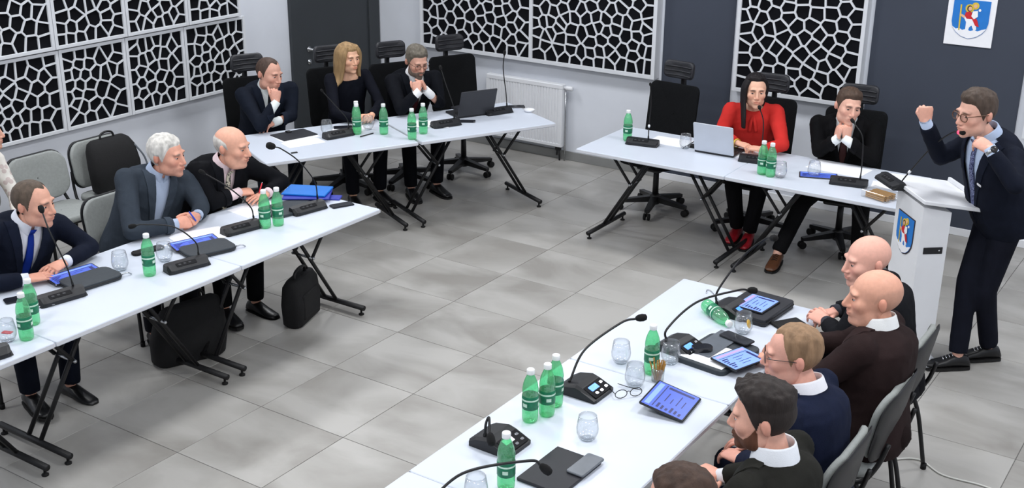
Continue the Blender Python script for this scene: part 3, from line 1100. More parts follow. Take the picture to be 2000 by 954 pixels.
desk_mic('table microphone with its head before the face of the man with the blue tie', (-0.011, -0.25), (0.04, 0.028),
         [(-0.05, -0.03, TZ + 0.04), (-0.075, -0.04, 0.90), (-0.13, -0.07, 1.08), (-0.20, -0.05, 1.165)], None, hr=0.015)
desk_mic('table microphone bent towards the white-haired man over the single bottle', (0.168, 0.42), (0.224, 0.643),
         [(0.135, 0.655, TZ + 0.04), (0.12, 0.65, 0.86), (0.05, 0.57, 0.955), (-0.06, 0.46, 0.978), (-0.09, 0.43, 0.975)], None, hr=0.013)
desk_mic('table microphone between the two men, its neck across the bald man\'s sleeve', (-0.023, 1.019), (0.024, 1.248),
         [(-0.065, 1.275, TZ + 0.04), (-0.075, 1.26, 0.86), (-0.13, 1.16, 0.99), (-0.22, 1.06, 1.09)], None, hr=0.012)
desk_mic('table microphone with a large foam head bent past the blue folder', (0.054, 1.521), (0.096, 1.755),
         [(-0.005, 1.775, TZ + 0.04), (-0.01, 1.76, 0.90), (-0.02, 1.64, 1.06), (-0.02, 1.50, 1.17), (-0.03, 1.45, 1.195)], None, hr=0.021, head=0.055)
desk_mic('table microphone at the left picture edge', (0.30, -0.90), (0.34, -0.665),
         [(0.22, -0.66, TZ + 0.04), (0.20, -0.70, 0.9), (0.12, -0.75, 1.02)], None)
desk_mic('table microphone in front of the blonde woman', (-0.981, 2.95), (-0.911, 3.18),
         [(-0.985, 3.195, TZ + 0.04), (-0.995, 3.19, 0.86), (-1.07, 3.11, 1.0), (-1.11, 3.065, 1.075)], None, hr=0.009, head=0.03)
desk_mic('table microphone left of the black laptop', (-0.519, 3.684), (-0.42, 3.91),
         [(-0.50, 3.91, TZ + 0.04), (-0.505, 3.91, 0.88), (-0.57, 3.90, 1.05), (-0.62, 3.905, 1.165)], None, hr=0.012, head=0.035)
desk_mic('table microphone with a straight neck before the radiator', (-0.406, 4.261), (-0.308, 4.499),
         [(-0.39, 4.50, TZ + 0.04), (-0.395, 4.49, 0.9), (-0.41, 4.47, 1.1), (-0.40, 4.47, 1.215)], None, hr=0.012, head=0.04)
desk_mic('table microphone with a white collar on its neck before the empty chair', (0.905, 4.165), (1.144, 4.207),
         [(1.055, 4.26, TZ + 0.04), (1.055, 4.262, 0.9), (1.06, 4.265, 1.05), (1.045, 4.27, 1.19)], 0.33, hr=0.009, head=0.025)
desk_mic('table microphone before the woman in red', (1.790, 4.235), (2.03, 4.275),
         [(1.93, 4.33, TZ + 0.04), (1.93, 4.33, 0.9), (1.935, 4.30, 1.05), (1.915, 4.27, 1.14)], None, hr=0.012, head=0.03)
desk_mic('table microphone before the young man in the black suit', (2.520, 4.090), (2.765, 4.135),
         [(2.70, 4.19, TZ + 0.04), (2.70, 4.19, 0.9), (2.69, 4.17, 1.08), (2.615, 4.19, 1.165)], None, hr=0.012, head=0.035)
lm = desk_mic('microphone on the lectern with a red lit ring', (3.005, 3.42), (3.175, 3.235),
              [(3.19, 3.34, 1.075), (3.22, 3.335, 1.14), (3.33, 3.29, 1.34), (3.44, 3.18, 1.465), (3.495, 3.12, 1.490)], 0.28, z=1.045, led=M_REDLED, hr=0.013, head=0.045)
lm.rotation_euler = (math.radians(-6), 0, lm.rotation_euler[2])


def display_mic(label, o_xy, ang, path, w=0.165, d=0.20, lcd=M_LCD):
    """wedge shaped delegate unit with a display; local y points to its user"""
    o = thing('delegate_unit', label, 'microphone', (o_xy[0], o_xy[1], TZ), ang)
    b = B()
    prof = [(d / 2, 0.002), (d / 2, 0.016), (d * 0.12, 0.052), (-d * 0.02, 0.060), (-d * 0.34, 0.046), (-d / 2, 0.026), (-d / 2, 0.002)]
    sec = lambda x, k: [(x, y * (1 - 0.06 * k), max(0.001, z * (1 - 0.18 * k))) for y, z in prof]
    loft(b, [sec(-w / 2, 1), sec(-w / 2 + 0.014, 0), sec(w / 2 - 0.014, 0), sec(w / 2, 1)])
    for f in b.faces:
        f.smooth = False
    obj('base', b, M_PLASTIC, o)
    m = frame((0, d * 0.31, 0.0355), x=(-1, 0, 0), y=(0, -0.925, 0.38))
    b = B(); rbox(b, w * 0.82, d * 0.36, 0.003, 0.006, 0.001, m, 0, 2)
    p = obj('control_panel', b, M_PANEL, o)
    b = B(); rbox(b, w * 0.36, d * 0.14, 0.0015, 0.002, 0.0004, m @ T(-w * 0.1, d * 0.06, 0.003), 0, 2)
    obj('display', b, lcd, p)
    for x, y in ((-0.2, -0.09), (0.02, -0.1), (0.27, -0.08), (0.27, 0.07)):
        b = B(); rbox(b, 0.017, 0.012, 0.002, 0.003, 0.0005, m @ T(w * x, d * y, 0.003), 0, 2)
        obj('button', b, M_CHROME, p)
    inv = (T(o_xy[0], o_xy[1], TZ) @ RZ(ang)).inverted()
    neck_parts(o, [inv @ V(q) for q in path], r=0.0055, hr=0.0165, head=0.05)
    return o


UA = -PI / 2 - 0.12        # the units at the right front face the row of men
display_mic('delegate unit with a blue display and a long bent microphone', (2.690, 0.545), UA + 0.1,
            [(2.635, 0.50, TZ + 0.05), (2.635, 0.51, 0.80), (2.64, 0.62, 0.90), (2.70, 0.83, 0.965), (2.745, 0.895, 0.975)])
display_mic('delegate unit behind the grey folio, its microphone bent to the far side', (2.850, 1.165), UA,
            [(2.795, 1.115, TZ + 0.05), (2.79, 1.13, 0.85), (2.84, 1.33, 0.925), (2.93, 1.60, 0.915), (2.965, 1.66, 0.905)])
display_mic('delegate unit at the far end of the right front table', (2.870, 1.715), UA,
            [(2.805, 1.655, TZ + 0.05), (2.80, 1.67, 0.86), (2.87, 1.78, 1.02), (2.97, 1.79, 1.13), (3.02, 1.76, 1.16)])
display_mic('delegate unit with a white label and its microphone folded down', (2.640, -0.045), UA + 0.1,
            [(2.605, -0.10, TZ + 0.05), (2.61, -0.10, 0.85), (2.635, -0.115, 0.892), (2.655, -0.14, 0.86), (2.665, -0.15, 0.845)], lcd=M_LCDW)
display_mic('delegate unit at the bottom picture edge, only its microphone head in view', (2.78, -0.66), UA,
            [(2.75, -0.70, TZ + 0.05), (2.755, -0.69, 0.82), (2.80, -0.52, 0.90), (2.92, -0.27, 0.87), (2.955, -0.235, 0.845)])


# ------------------------------------------------------------------ tablets, folders, paper, phones, laptops
def quadbox(name, label, cat, corners, z, h, m, inset_m=None, r=0.012, group=None):
    """flat rounded slab fitted over four plan corners (near-left, near-right, far-right, far-left)"""
    c = [V((*q, 0)) for q in corners]
    ctr = sum(c, V()) / 4
    ax = ((c[1] - c[0]) + (c[2] - c[3])) / 2
    w = ax.length
    d = (((c[3] - c[0]) + (c[2] - c[1])) / 2).length
    o = thing(name, label, cat, (ctr.x, ctr.y, z), math.atan2(ax.y, ax.x), group)
    return o, w, d


def slab(name, label, cat, ctr, w, d, h, ang, m, z=TZ, r=0.012, part='cover', group=None):
    o = thing(name, label, cat, (ctr[0], ctr[1], z), ang, group)
    b = B(); rbox(b, w, d, h, r, min(0.003, h * 0.3), None, 0, 3)
    obj(part, b, m, o)
    return o


def tablet(label, ctr, w, d, ang, z, tilt=0.0, style=0):
    """lit tablet; local x along its width"""
    o = thing('tablet', label, 'tablet', (ctr[0], ctr[1], z), ang)
    m = Matrix.Rotation(tilt, 4, 'X')
    b = B(); rbox(b, w, d, 0.008, 0.01, 0.002, m, 0, 3); obj('body', b, M_PHONE, o)
    b = B(); rbox(b, w - 0.016, d - 0.016, 0.0008, 0.004, 0.0002, m @ T(0, 0, 0.0079), 0, 2)
    s = obj('screen', b, (M_SCR, M_SCRL, M_SCR)[style], o)
    mats = [M_SCRD, M_SCRP, M_SCRL]
    b = B()
    W, D = w - 0.03, d - 0.03
    mm = m @ T(0, 0, 0.0087)
    bar = lambda x0, x1, y0, y1, mi: box(b, x0 * W - W / 2, x1 * W - W / 2, y0 * D - D / 2, y1 * D - D / 2, 0, 0.0004, mi, mm)
    bar(0.02, 0.98, 0.86, 0.985, 1 if style == 1 else 2)
    for k in range(6):
        bar(0.02 + 0.015 * (k % 2), 0.13 + 0.05 * ((k * 7) % 3), 0.06 + 0.115 * k, 0.12 + 0.115 * k, 0)
    for k, ln in enumerate((0.28, 0.42, 0.2, 0.36)):
        bar(0.36, 0.36 + ln, 0.14 + 0.15 * k, 0.165 + 0.15 * k, 0)
    bar(0.02, 0.98, 0.765, 0.79, 0)
    bar(0.88, 0.96, 0.05, 0.72, 0)
    obj('screen_content', b, mats, s)
    return o


def stand_tablet(label, ctr, w, d, ang, tilt, style):
    o = tablet(label, ctr, w, d, ang, TZ + 0.004 + math.sin(tilt) * d / 2, tilt, style)
    b = B()
    y = d / 2 * math.cos(tilt)
    zb = -math.sin(tilt) * d / 2 - 0.004
    loft(b, [[(x, y * 0.35, zb), (x, y * 0.35, zb + 0.004), (x, y * 0.95, math.sin(tilt) * d / 2 * 0.95 - 0.001), (x, y * 0.95 + 0.004, math.sin(tilt) * d / 2 * 0.95 - 0.005)] for x in (-w * 0.3, w * 0.3)])
    obj('kickstand', b, M_PHONE, o)
    return o


# left row: two folios with a lit tablet leaning on each
for ctr, ang, who, tc in (((-0.115, 0.125), PI / 2 - 0.12, 'the man with the blue tie', (-0.232, 0.110)), ((0.045, 0.80), PI / 2 - 0.30, 'the white-haired man', (-0.075, 0.815))):
    f = slab('zip_folio', 'dark grey zip folio lying before ' + who, 'folder', ctr, 0.29, 0.19, 0.028, ang, M_FOLIO, r=0.045)
    b = B(); tube(b, [(p[0], p[1], 0.014) for p in rrect(0.292, 0.192, 0.045, 4)], 0.003, 6, 0, False); obj('zipper', b, M_BLACK, f)
    b = B(); tube(b, bez([(0.15, -0.06, 0.014), (0.175, -0.075, 0.02), (0.20, -0.07, 0.004)], 5), 0.004, 6); obj('zip_pull', b, M_STEEL, f)
    tablet('blue lit tablet resting on the folio of ' + who, tc, 0.285, 0.125, ang, TZ + 0.017, 0.10, 0)
slab('phone', 'black phone lying behind the bottles at the left picture edge', 'phone', (-0.215, -0.235), 0.155, 0.075, 0.009, 1.2, M_PHONE, r=0.012)
slab('pouch', 'flat black pouch behind the single bottle of the white-haired man', 'pouch', (-0.225, 0.60), 0.19, 0.06, 0.016, 1.35, M_BAG, r=0.02)
for k in range(3):
    slab('paper_sheet', ('lowest', 'middle', 'topmost')[k] + ' white paper sheet under the clasped hands of the white-haired man', 'paper', (-0.185 + 0.01 * k, 0.955 - 0.012 * k), 0.297, 0.21, 0.0008, 1.15 + 0.07 * k, M_PAPER, TZ + 0.0009 * k, 0.001, 'sheet', 'papers of the white-haired man')
slab('paper_sheet', 'white paper sheet under the hands of the bald man with the patterned tie', 'paper', (-0.27, 1.50), 0.297, 0.21, 0.0008, 1.45, M_PAPER, TZ, 0.001, 'sheet')
slab('red_card', 'small red card by the bottles at the left picture edge', 'card', (0.09, -0.52), 0.05, 0.03, 0.004, 0.4, M_RED, r=0.003)
ep = thing('eyeglasses', 'folded eyeglasses by the bottles of the man with the blue tie', 'glasses', (-0.06, -0.30, TZ + 0.006), 1.0)
b = B(); tube(b, [(0, 0, 0), (0.12, 0.02, 0)], 0.0022, 6); tube(b, [(0.01, 0.012, 0.003), (0.13, 0.006, 0.003)], 0.0022, 6); obj('temples', b, M_STEEL, ep)
b = B(); tube(b, bez([(-0.01, 0.0, 0.0), (-0.012, 0.03, 0.02), (0.02, 0.034, 0.03), (0.06, 0.03, 0.012)], 6), 0.0018, 6); obj('rims', b, M_STEEL, ep)
# folders and phone at the far end of the left row
slab('folio', 'dark grey folio under the blue folder at the end of the left row', 'folder', (-0.09, 1.60), 0.33, 0.23, 0.02, 1.35, M_FOLIO, r=0.03)
slab('folder', 'indigo folder under the bright blue one', 'folder', (-0.155, 1.845), 0.30, 0.22, 0.012, 0.62, M_INDIGO, TZ + 0.021, 0.004)
slab('folder', 'bright blue folder on top of its stack', 'folder', (-0.175, 1.865), 0.29, 0.20, 0.012, 0.45, M_BLUEF, TZ + 0.034, 0.004)
slab('wallet', 'indigo and black wallet behind the phone at the end of the left row', 'wallet', (-0.02, 1.925), 0.12, 0.08, 0.012, 0.5, M_INDIGO, r=0.006)
slab('phone', 'black phone at the end of the left row beside the blue folder', 'phone', (0.13, 1.85), 0.15, 0.072, 0.010, 1.15, M_PHONE, r=0.012)
pn = slab('pen', 'black pen lying before the bald man with the patterned tie', 'pen', (-0.10, 1.36), 0.13, 0.01, 0.009, 1.25, M_BLACK, r=0.004, part='barrel')

# angled table
cb = slab('clipboard', 'black clipboard with a clip before the man resting his chin', 'clipboard', (-1.295, 2.915), 0.30, 0.215, 0.006, BANG + 0.20, M_NOTE, TZ + 0.0016, 0.008, 'board')
b = B(); box(b, -0.02, 0.02, 0.06, 0.10, 0.006, 0.016, b=0.003); obj('clip', b, M_PLASTIC, cb)
slab('paper_sheet', 'white sheet under the black clipboard', 'paper', (-1.27, 2.90), 0.31, 0.23, 0.0012, BANG + 0.12, M_PAPER, TZ, 0.001, 'sheet')
slab('paper_sheet', 'white printed sheet in front of the black clipboard', 'paper', (-1.09, 2.80), 0.297, 0.16, 0.0012, BANG + 0.10, M_PAPER, TZ, 0.001, 'sheet')
slab('memory_stick', 'tiny black memory stick on the near end of the angled table', 'memory stick', (-0.95, 2.555), 0.05, 0.018, 0.008, BANG, M_BLACK, r=0.003)
slab('phone', 'small dark phone lying before the blonde woman', 'phone', (-1.135, 3.30), 0.15, 0.075, 0.010, BANG - 0.3, M_PHONE, r=0.01)
slab('paper_sheet', 'white sheet under the blonde woman\'s hands', 'paper', (-1.06, 3.30), 0.297, 0.21, 0.0012, BANG + 0.3, M_PAPER, TZ, 0.001, 'sheet')
pn = thing('pen', 'dark pen lying by the blonde woman\'s bottle', 'pen', (-0.835, 3.235, TZ + 0.006), BANG + 0.35)
b = B(); tube(b, [(-0.07, 0, 0), (0.06, 0, 0), (0.07, 0, 0)], [0.0045, 0.0045, 0.0015], 8); obj('barrel', b, M_BLACK, pn)
for k in range(3):
    slab('paper_sheet', ('lowest white', 'middle grey printed', 'topmost white')[k] + ' paper sheet before the man with folded hands', 'paper', (-0.665 + 0.012 * k, 3.80 - 0.01 * k), 0.30, 0.21, 0.0012, BANG - 0.35 - 0.08 * k, M_PAPER if k != 1 else M_PRINT, TZ + 0.0013 * k, 0.001, 'sheet', 'papers of the man with folded hands')
pn = thing('eyeglasses', 'dark eyeglasses lying on the papers of the man with folded hands', 'glasses', (-0.56, 3.70, TZ + 0.008), BANG + 0.3)
b = B(); tube(b, bez([(0.02, 0.05, 0), (0.0, 0, 0), (0.06, -0.01, 0), (0.13, 0.0, 0), (0.14, 0.05, 0)], 5), 0.0024, 6); obj('frame', b, M_BLACK, pn)
slab('phone', 'black phone beside the microphone before the black laptop', 'phone', (-0.46, 4.02), 0.145, 0.07, 0.008, BANG - 0.55, M_PHONE, r=0.01)
slab('phone', 'black phone near the radiator end of the angled table', 'phone', (-0.40, 4.66), 0.14, 0.075, 0.010, BANG - 0.4, M_PHONE, r=0.01)
pk = thing('dish', 'small white round dish at the radiator end of the table', 'dish', (-0.225, 4.59, TZ))
b = B(); lathe(b, [(0.03, 0), (0.042, 0.008), (0.045, 0.022), (0.041, 0.022), (0.036, 0.01), (0.004, 0.006)], 18); obj('bowl', b, M_WHITE, pk)


def laptop(label, ctr, ang, lid, w=0.33, d=0.23, open_deg=105):
    """local x along the hinge, y towards the user; the lid stands on the y=0 side"""
    o = thing('laptop', label, 'laptop', (ctr[0], ctr[1], TZ), ang)
    b = B(); rbox(b, w, d, 0.014, 0.01, 0.003, T(0, d / 2, 0.002), 0, 3); base = obj('base', b, M_PLASTIC, o)
    b = B()
    for r in range(5):
        for c in range(12):
            box(b, -w * 0.42 + c * w * 0.07, -w * 0.42 + c * w * 0.07 + w * 0.058, d * 0.25 + r * 0.019, d * 0.25 + r * 0.019 + 0.015, 0.016, 0.0175)
    k = obj('keyboard', b, M_BLACK, base)
    k['kind'] = 'stuff'
    a = math.radians(open_deg)
    m = T(0, 0.002, 0.014) @ Matrix.Rotation(a - PI, 4, 'X') @ Matrix.Rotation(PI, 4, 'X')
    m = frame((0, 0.004, 0.014), x=(1, 0, 0), y=(0, math.cos(a), math.sin(a)))
    b = B(); rbox(b, w, d, 0.008, 0.01, 0.002, m @ T(0, d / 2, -0.004), 0, 3); s = obj('lid', b, lid, o)
    b = B(); rbox(b, w - 0.02, d - 0.03, 0.001, 0.003, 0.0003, m @ T(0, d / 2, -0.0052 if False else -0.0048), 0, 2); obj('screen', b, M_PHONE, s)
    return o


laptop('open black laptop seen from behind on the angled table', (-0.495, 4.20), BANG - PI + 0.0, mat('black_laptop_lid', (48, 49, 54), 0.4, 0.05, 10), open_deg=108).rotation_euler = (0, 0, BANG + 0.0)
laptop('open silver laptop before the woman in red', (1.575, 4.300), 0.03, M_SILVER, w=0.31, open_deg=104)
nb = slab('notebook', 'black notebook standing ajar behind the black laptop', 'notebook', (-0.70, 4.40), 0.26, 0.19, 0.016, BANG + 0.25, M_NOTE, r=0.006)

# right far table
fo = slab('paper_folder', 'thin white paper folder with dark edges before the empty chair', 'folder', (1.155, 4.435), 0.30, 0.215, 0.003, 0.05, M_PAPER, TZ, 0.003)
b = B(); box(b, 0.149, 0.153, -0.107, 0.107, 0, 0.005); obj('dark_edge', b, M_PLASTIC, fo)
slab('wallet', 'small black wallet left of the silver laptop', 'wallet', (1.375, 4.40), 0.10, 0.06, 0.02, 0.2, M_BAG, r=0.008)
slab('paper_sheet', 'white sheet under the hands of the woman in red', 'paper', (1.83, 4.46), 0.297, 0.21, 0.0012, 0.1, M_PAPER, TZ, 0.001, 'sheet')
slab('paper_sheet', 'white sheet under the elbows of the young man', 'paper', (2.45, 4.50), 0.40, 0.25, 0.0012, -0.1, M_PAPER, TZ, 0.001, 'sheet')
tablet('blue lit tablet under the glass of the young man', (2.395, 4.235), 0.26, 0.13, 0.36, TZ, 0.0, 0)
# packet of wooden stirrers
st = thing('stirrer_packet', 'clear packet of wooden stirrers beside the lectern', 'packet', (2.90, 4.00, TZ), -0.35)
k = 0
for r in range(3):
    for c in range(7):
        b = B(); box(b, -0.075 + 0.003 * ((c * 5) % 4), 0.075 + 0.003 * ((c * 3) % 4), -0.058 + c * 0.0165, -0.058 + c * 0.0165 + 0.013, 0.004 + r * 0.013, 0.014 + r * 0.013, 0,
                       Matrix.Rotation(0.02 * ((c * 7 + r) % 5 - 2), 4, 'Z'), b=0.002)
        obj('stirrer', b, M_WOOD, st)
b = B(); rbox(b, 0.20, 0.15, 0.05, 0.01, 0.003, None, 0, 3, 0.001); obj('clear_wrap', b, thin_clear('clear_film', (0.98, 0.98, 0.98), 0.3, 0.03), st)
fl = slab('paper_sheet', 'small white sheet between the table microphone and the lectern', 'paper', (2.86, 4.30), 0.21, 0.15, 0.0012, 0.2, M_PAPER, TZ, 0.001, 'sheet')

# right front table
stand_tablet('lit tablet on a stand on the bare front part of the table', (3.06, 0.63), 0.235, 0.205, PI / 2 + 0.10, 0.20, 0)
ft = slab('zip_folio', 'large grey folio with a white sheet under a tablet and a phone', 'folder', (3.02, 1.20), 0.35, 0.27, 0.025, PI / 2 - 0.12, M_FOLIO, r=0.035)
b = B(); box(b, -0.155, 0.06, -0.115, 0.11, 0.0252, 0.0268); obj('sheet', b, M_PAPER, ft)
b = B(); rbox(b, 0.30, 0.12, 0.006, 0.006, 0.002, T(0.06, 0.05, 0.027), 0, 2); obj('inner_flap', b, M_PHONEG, ft)
slab('phone', 'dark phone on the grey folio nearest the far unit', 'phone', (3.045, 1.36), 0.165, 0.075, 0.009, -0.25, M_PHONE, TZ + 0.034, r=0.012)
slab('computer_mouse', 'black rounded mouse on the white sheet of the grey folio', 'mouse', (2.96, 1.155), 0.10, 0.06, 0.028, 0.7, M_PHONE, TZ + 0.027, 0.028, 'shell')
tablet('lit tablet lying across the grey folio before the man with fair hair', (3.145, 1.155), 0.215, 0.165, PI / 2 - 0.35, TZ + 0.036, 0.0, 1)
bf = slab('zip_folio', 'black folio holding a lit tablet before the bald man in brown', 'folder', (2.965, 1.80), 0.33, 0.255, 0.04, PI / 2 - 0.08, M_NOTE, r=0.02)
b = B(); tube(b, [(p[0], p[1], 0.02) for p in rrect(0.332, 0.257, 0.02, 3)], 0.003, 6, 0, False); obj('zipper', b, M_BLACK, bf)
tablet('lit tablet on the black folio before the bald man in brown', (2.965, 1.79), 0.20, 0.165, PI / 2 - 0.10, TZ + 0.041, 0.0, 1)
slab('wallet', 'flat black wallet beside the black folio', 'wallet', (3.16, 1.73), 0.16, 0.09, 0.012, 1.0, M_BAG, r=0.01)
nb = slab('notebook', 'black notebook under the grey phone at the bottom of the picture', 'notebook', (2.948, -0.09), 0.29, 0.205, 0.014, PI / 2 - 0.02, M_NOTE, r=0.006)
nb2 = slab('phone', 'grey phone lying on the black notebook', 'phone', (3.02, -0.015), 0.165, 0.078, 0.010, PI / 2 - 0.03, M_PHONEG, TZ + 0.0145, r=0.012)
cp = thing('stirrer_cup', 'clear cup full of wooden stirrers on the right front table', 'cup', (2.905, 0.815, TZ))
b = B(); lathe(b, [(0.02, 0.001), (0.027, 0.002), (0.031, 0.07), (0.030, 0.07), (0.0262, 0.004), (0.004, 0.004)], 18); obj('cup_wall', b, M_GLASS, cp)
for k in range(14):
    a, rr = k * 2.4, 0.005 + 0.0012 * k
    x, y = rr * math.cos(a), rr * math.sin(a)
    b = B()
    m = frame((x * 0.6, y * 0.6, 0.006), y=(math.cos(a * 1.7), math.sin(a * 1.7), 0), z=(x * 1.6, y * 1.6, 0.11))
    box(b, -0.003, 0.003, -0.0015, 0.0015, 0, 0.088 + 0.003 * (k % 5), 0, m)
    obj('stirrer', b, M_WOOD, cp)
eg = thing('eyeglasses', 'folded eyeglasses lying on the right front table by the lit tablet', 'glasses', (2.875, 0.60, TZ + 0.004), 0.9)
b = B()
for s in (0, 1):
    n = 12
    tube(b, [(0.028 * math.cos(2 * PI * k / n) - 0.035 + s * 0.07, 0.0, 0.02 + 0.02 * math.sin(2 * PI * k / n)) for k in range(n + 1)], 0.0018, 6, 0, False)
tube(b, [(-0.008, 0, 0.026), (0, 0, 0.03), (0.008, 0, 0.026)], 0.0016, 6)
obj('rims', b, M_BLACK, eg)
b = B(); tube(b, bez([(-0.063, 0, 0.024), (-0.058, 0.06, 0.016), (-0.04, 0.13, 0.004)], 5), 0.0018, 6); tube(b, bez([(0.063, 0, 0.024), (0.03, 0.05, 0.016), (0.0, 0.12, 0.006)], 5), 0.0018, 6)
obj('temples', b, M_BLACK, eg)
cl = tag(obj('wire_clip', (lambda bb: (tube(bb, bez([(2.655, 1.86, TZ + 0.004), (2.64, 1.905, TZ + 0.004), (2.67, 1.895, TZ + 0.004), (2.76, 1.80, TZ + 0.004), (2.83, 1.775, TZ + 0.004)], 6), 0.0025, 6), bb)[1])(B()), M_STEEL),
         'bent grey wire lying at the far end of the right front table', 'wire')

# ------------------------------------------------------------------ bags and cable
bg = thing('briefcase', 'black soft briefcase standing on the floor under the left row', 'briefcase', (-0.03, 1.60, 0), 1.90)
b = B()
rings = []
for z, s in ((0, 0.02), (0.02, 0), (0.15, -0.006), (0.27, 0.006), (0.31, 0.03)):
    rings.append([(x, y, z) for x, y in rrect(0.33 - s * 1.2, 0.14 - s * 2, 0.045, 4)])
loft(b, rings)
obj('bag_body', b, M_BAG, bg)
b = B(); tube(b, bez([(-0.08, 0, 0.30), (-0.07, 0, 0.345), (0.0, 0, 0.36), (0.07, 0, 0.345), (0.08, 0, 0.30)], 6), 0.010, 8); obj('handle', b, M_BLACK, bg)
b = B(); box(b, -0.12, 0.12, -0.081, -0.062, 0.05, 0.22, b=0.008); obj('front_pocket', b, M_BAG, bg)
b = B(); tube(b, [(-0.13, -0.02, 0.306), (0.13, -0.02, 0.306)], 0.004, 6); obj('zipper', b, M_STEEL, bg)

sb = thing('tote_bag', 'large slumped black bag on the floor behind the table legs of the left row', 'bag', (-0.20, 0.80, 0), 1.2)
b = B()
rings = []
for z, w, d, ox in ((0, 0.40, 0.15, 0), (0.02, 0.44, 0.19, 0), (0.14, 0.46, 0.21, 0.01), (0.27, 0.42, 0.16, 0.02), (0.34, 0.36, 0.09, 0.03), (0.36, 0.30, 0.05, 0.03)):
    rings.append([(x + ox, y, z + 0.02 * (x / 0.2) * (z > 0.2)) for x, y in rrect(w, d, min(w, d) * 0.4, 4)])
loft(b, rings)
obj('bag_body', b, M_BAG, sb)
b = B(); tube(b, bez([(-0.12, 0.03, 0.32), (-0.1, 0.05, 0.42), (0.02, 0.06, 0.45), (0.12, 0.04, 0.40), (0.14, 0.03, 0.33)], 6), 0.008, 8); obj('strap', b, M_BLACK, sb)

bp = thing('backpack', 'black backpack leaning on the wall chair behind the white-haired man', 'backpack', (-1.965, 1.78, 0.485), 0.0)
b = B()
rings = []
for z, w, d, yo in ((0, 0.36, 0.10, 0), (0.02, 0.40, 0.14, 0), (0.18, 0.41, 0.16, -0.01), (0.30, 0.39, 0.13, -0.03), (0.35, 0.34, 0.09, -0.045), (0.37, 0.28, 0.05, -0.05)):
    rings.append([(y + yo * 1.3 - 0.015, x, z) for x, y in rrect(w, d, min(w, d) * 0.42, 4)])
loft(b, rings)
obj('bag_body', b, M_BAG, bp)
b = B(); tube(b, bez([(-0.08, -0.06, 0.355), (-0.085, -0.05, 0.40), (-0.085, 0.0, 0.415), (-0.085, 0.05, 0.40), (-0.08, 0.06, 0.355)], 6), 0.008, 8); obj('carry_handle', b, M_BLACK, bp)
b = B(); tube(b, bez([(0.0, 0.17, 0.30), (0.05, 0.21, 0.2), (0.07, 0.22, 0.08), (0.06, 0.2, 0.0)], 6), 0.007, 8); obj('strap', b, M_PHONEG, bp)

cw = tag(obj('floor_cable', (lambda bb: (tube(bb, bez([(3.0, 1.65, 0.005), (3.35, 1.75, 0.005), (3.62, 1.97, 0.005), (3.78, 2.10, 0.005), (3.93, 2.02, 0.005), (4.12, 2.03, 0.005), (4.25, 1.99, 0.005), (4.36, 1.82, 0.005), (4.47, 1.5, 0.005)], 8), 0.0045, 6), bb)[1])(B()), M_CABLE),
         'white cable snaking over the floor behind the right front chairs', 'cable')
# ------------------------------------------------------------------ people
M_SKIN = mat('skin', (220, 170, 150), 0.5, 0.05, 60, 0.08, 300, attr='Col')
M_EYEW = mat('eye_white', (184, 174, 170), 0.2, 0.02, 60)
M_IRIS = mat('iris', (52, 46, 44), 0.15, 0.1, 200)
M_LENS = thin_clear('spectacle_lens', (0.98, 0.985, 0.99), 0.06, 0.0, 0.12, 0.95)
M_SOLE = mat('shoe_sole', (16, 15, 15), 0.7, 0.1, 30)


def fabric(name, rgb, var=0.12, rough=0.85):
    return mat(name, rgb, rough, var, 14, 0.25, 260, spec=0.12)


def hairmat(name, rgb):
    return mat(name, rgb, 0.6, 0.28, 40, 0.4, 160, stretch=(1, 1, 0.25), spec=0.3)


def smin(a, b, k):
    h = np.clip(0.5 + 0.5 * (b - a) / k, 0, 1)
    return b + (a - b) * h - k * h * (1 - h)


def smax(a, b, k):
    return -smin(-a, -b, k)


def ell(p, c, r):
    q = p - np.array(c)
    r = np.array(r)
    k0 = np.linalg.norm(q / r, axis=-1)
    k1 = np.linalg.norm(q / (r * r), axis=-1) + 1e-9
    return k0 * (k0 - 1) / k1


def cap(p, a, b, ra, rb):
    a, b = np.array(a), np.array(b)
    pa, ba = p - a, b - a
    h = np.clip((pa @ ba) / (ba @ ba), 0, 1)
    return np.linalg.norm(pa - h[..., None] * ba, axis=-1) - (ra + (rb - ra) * h)


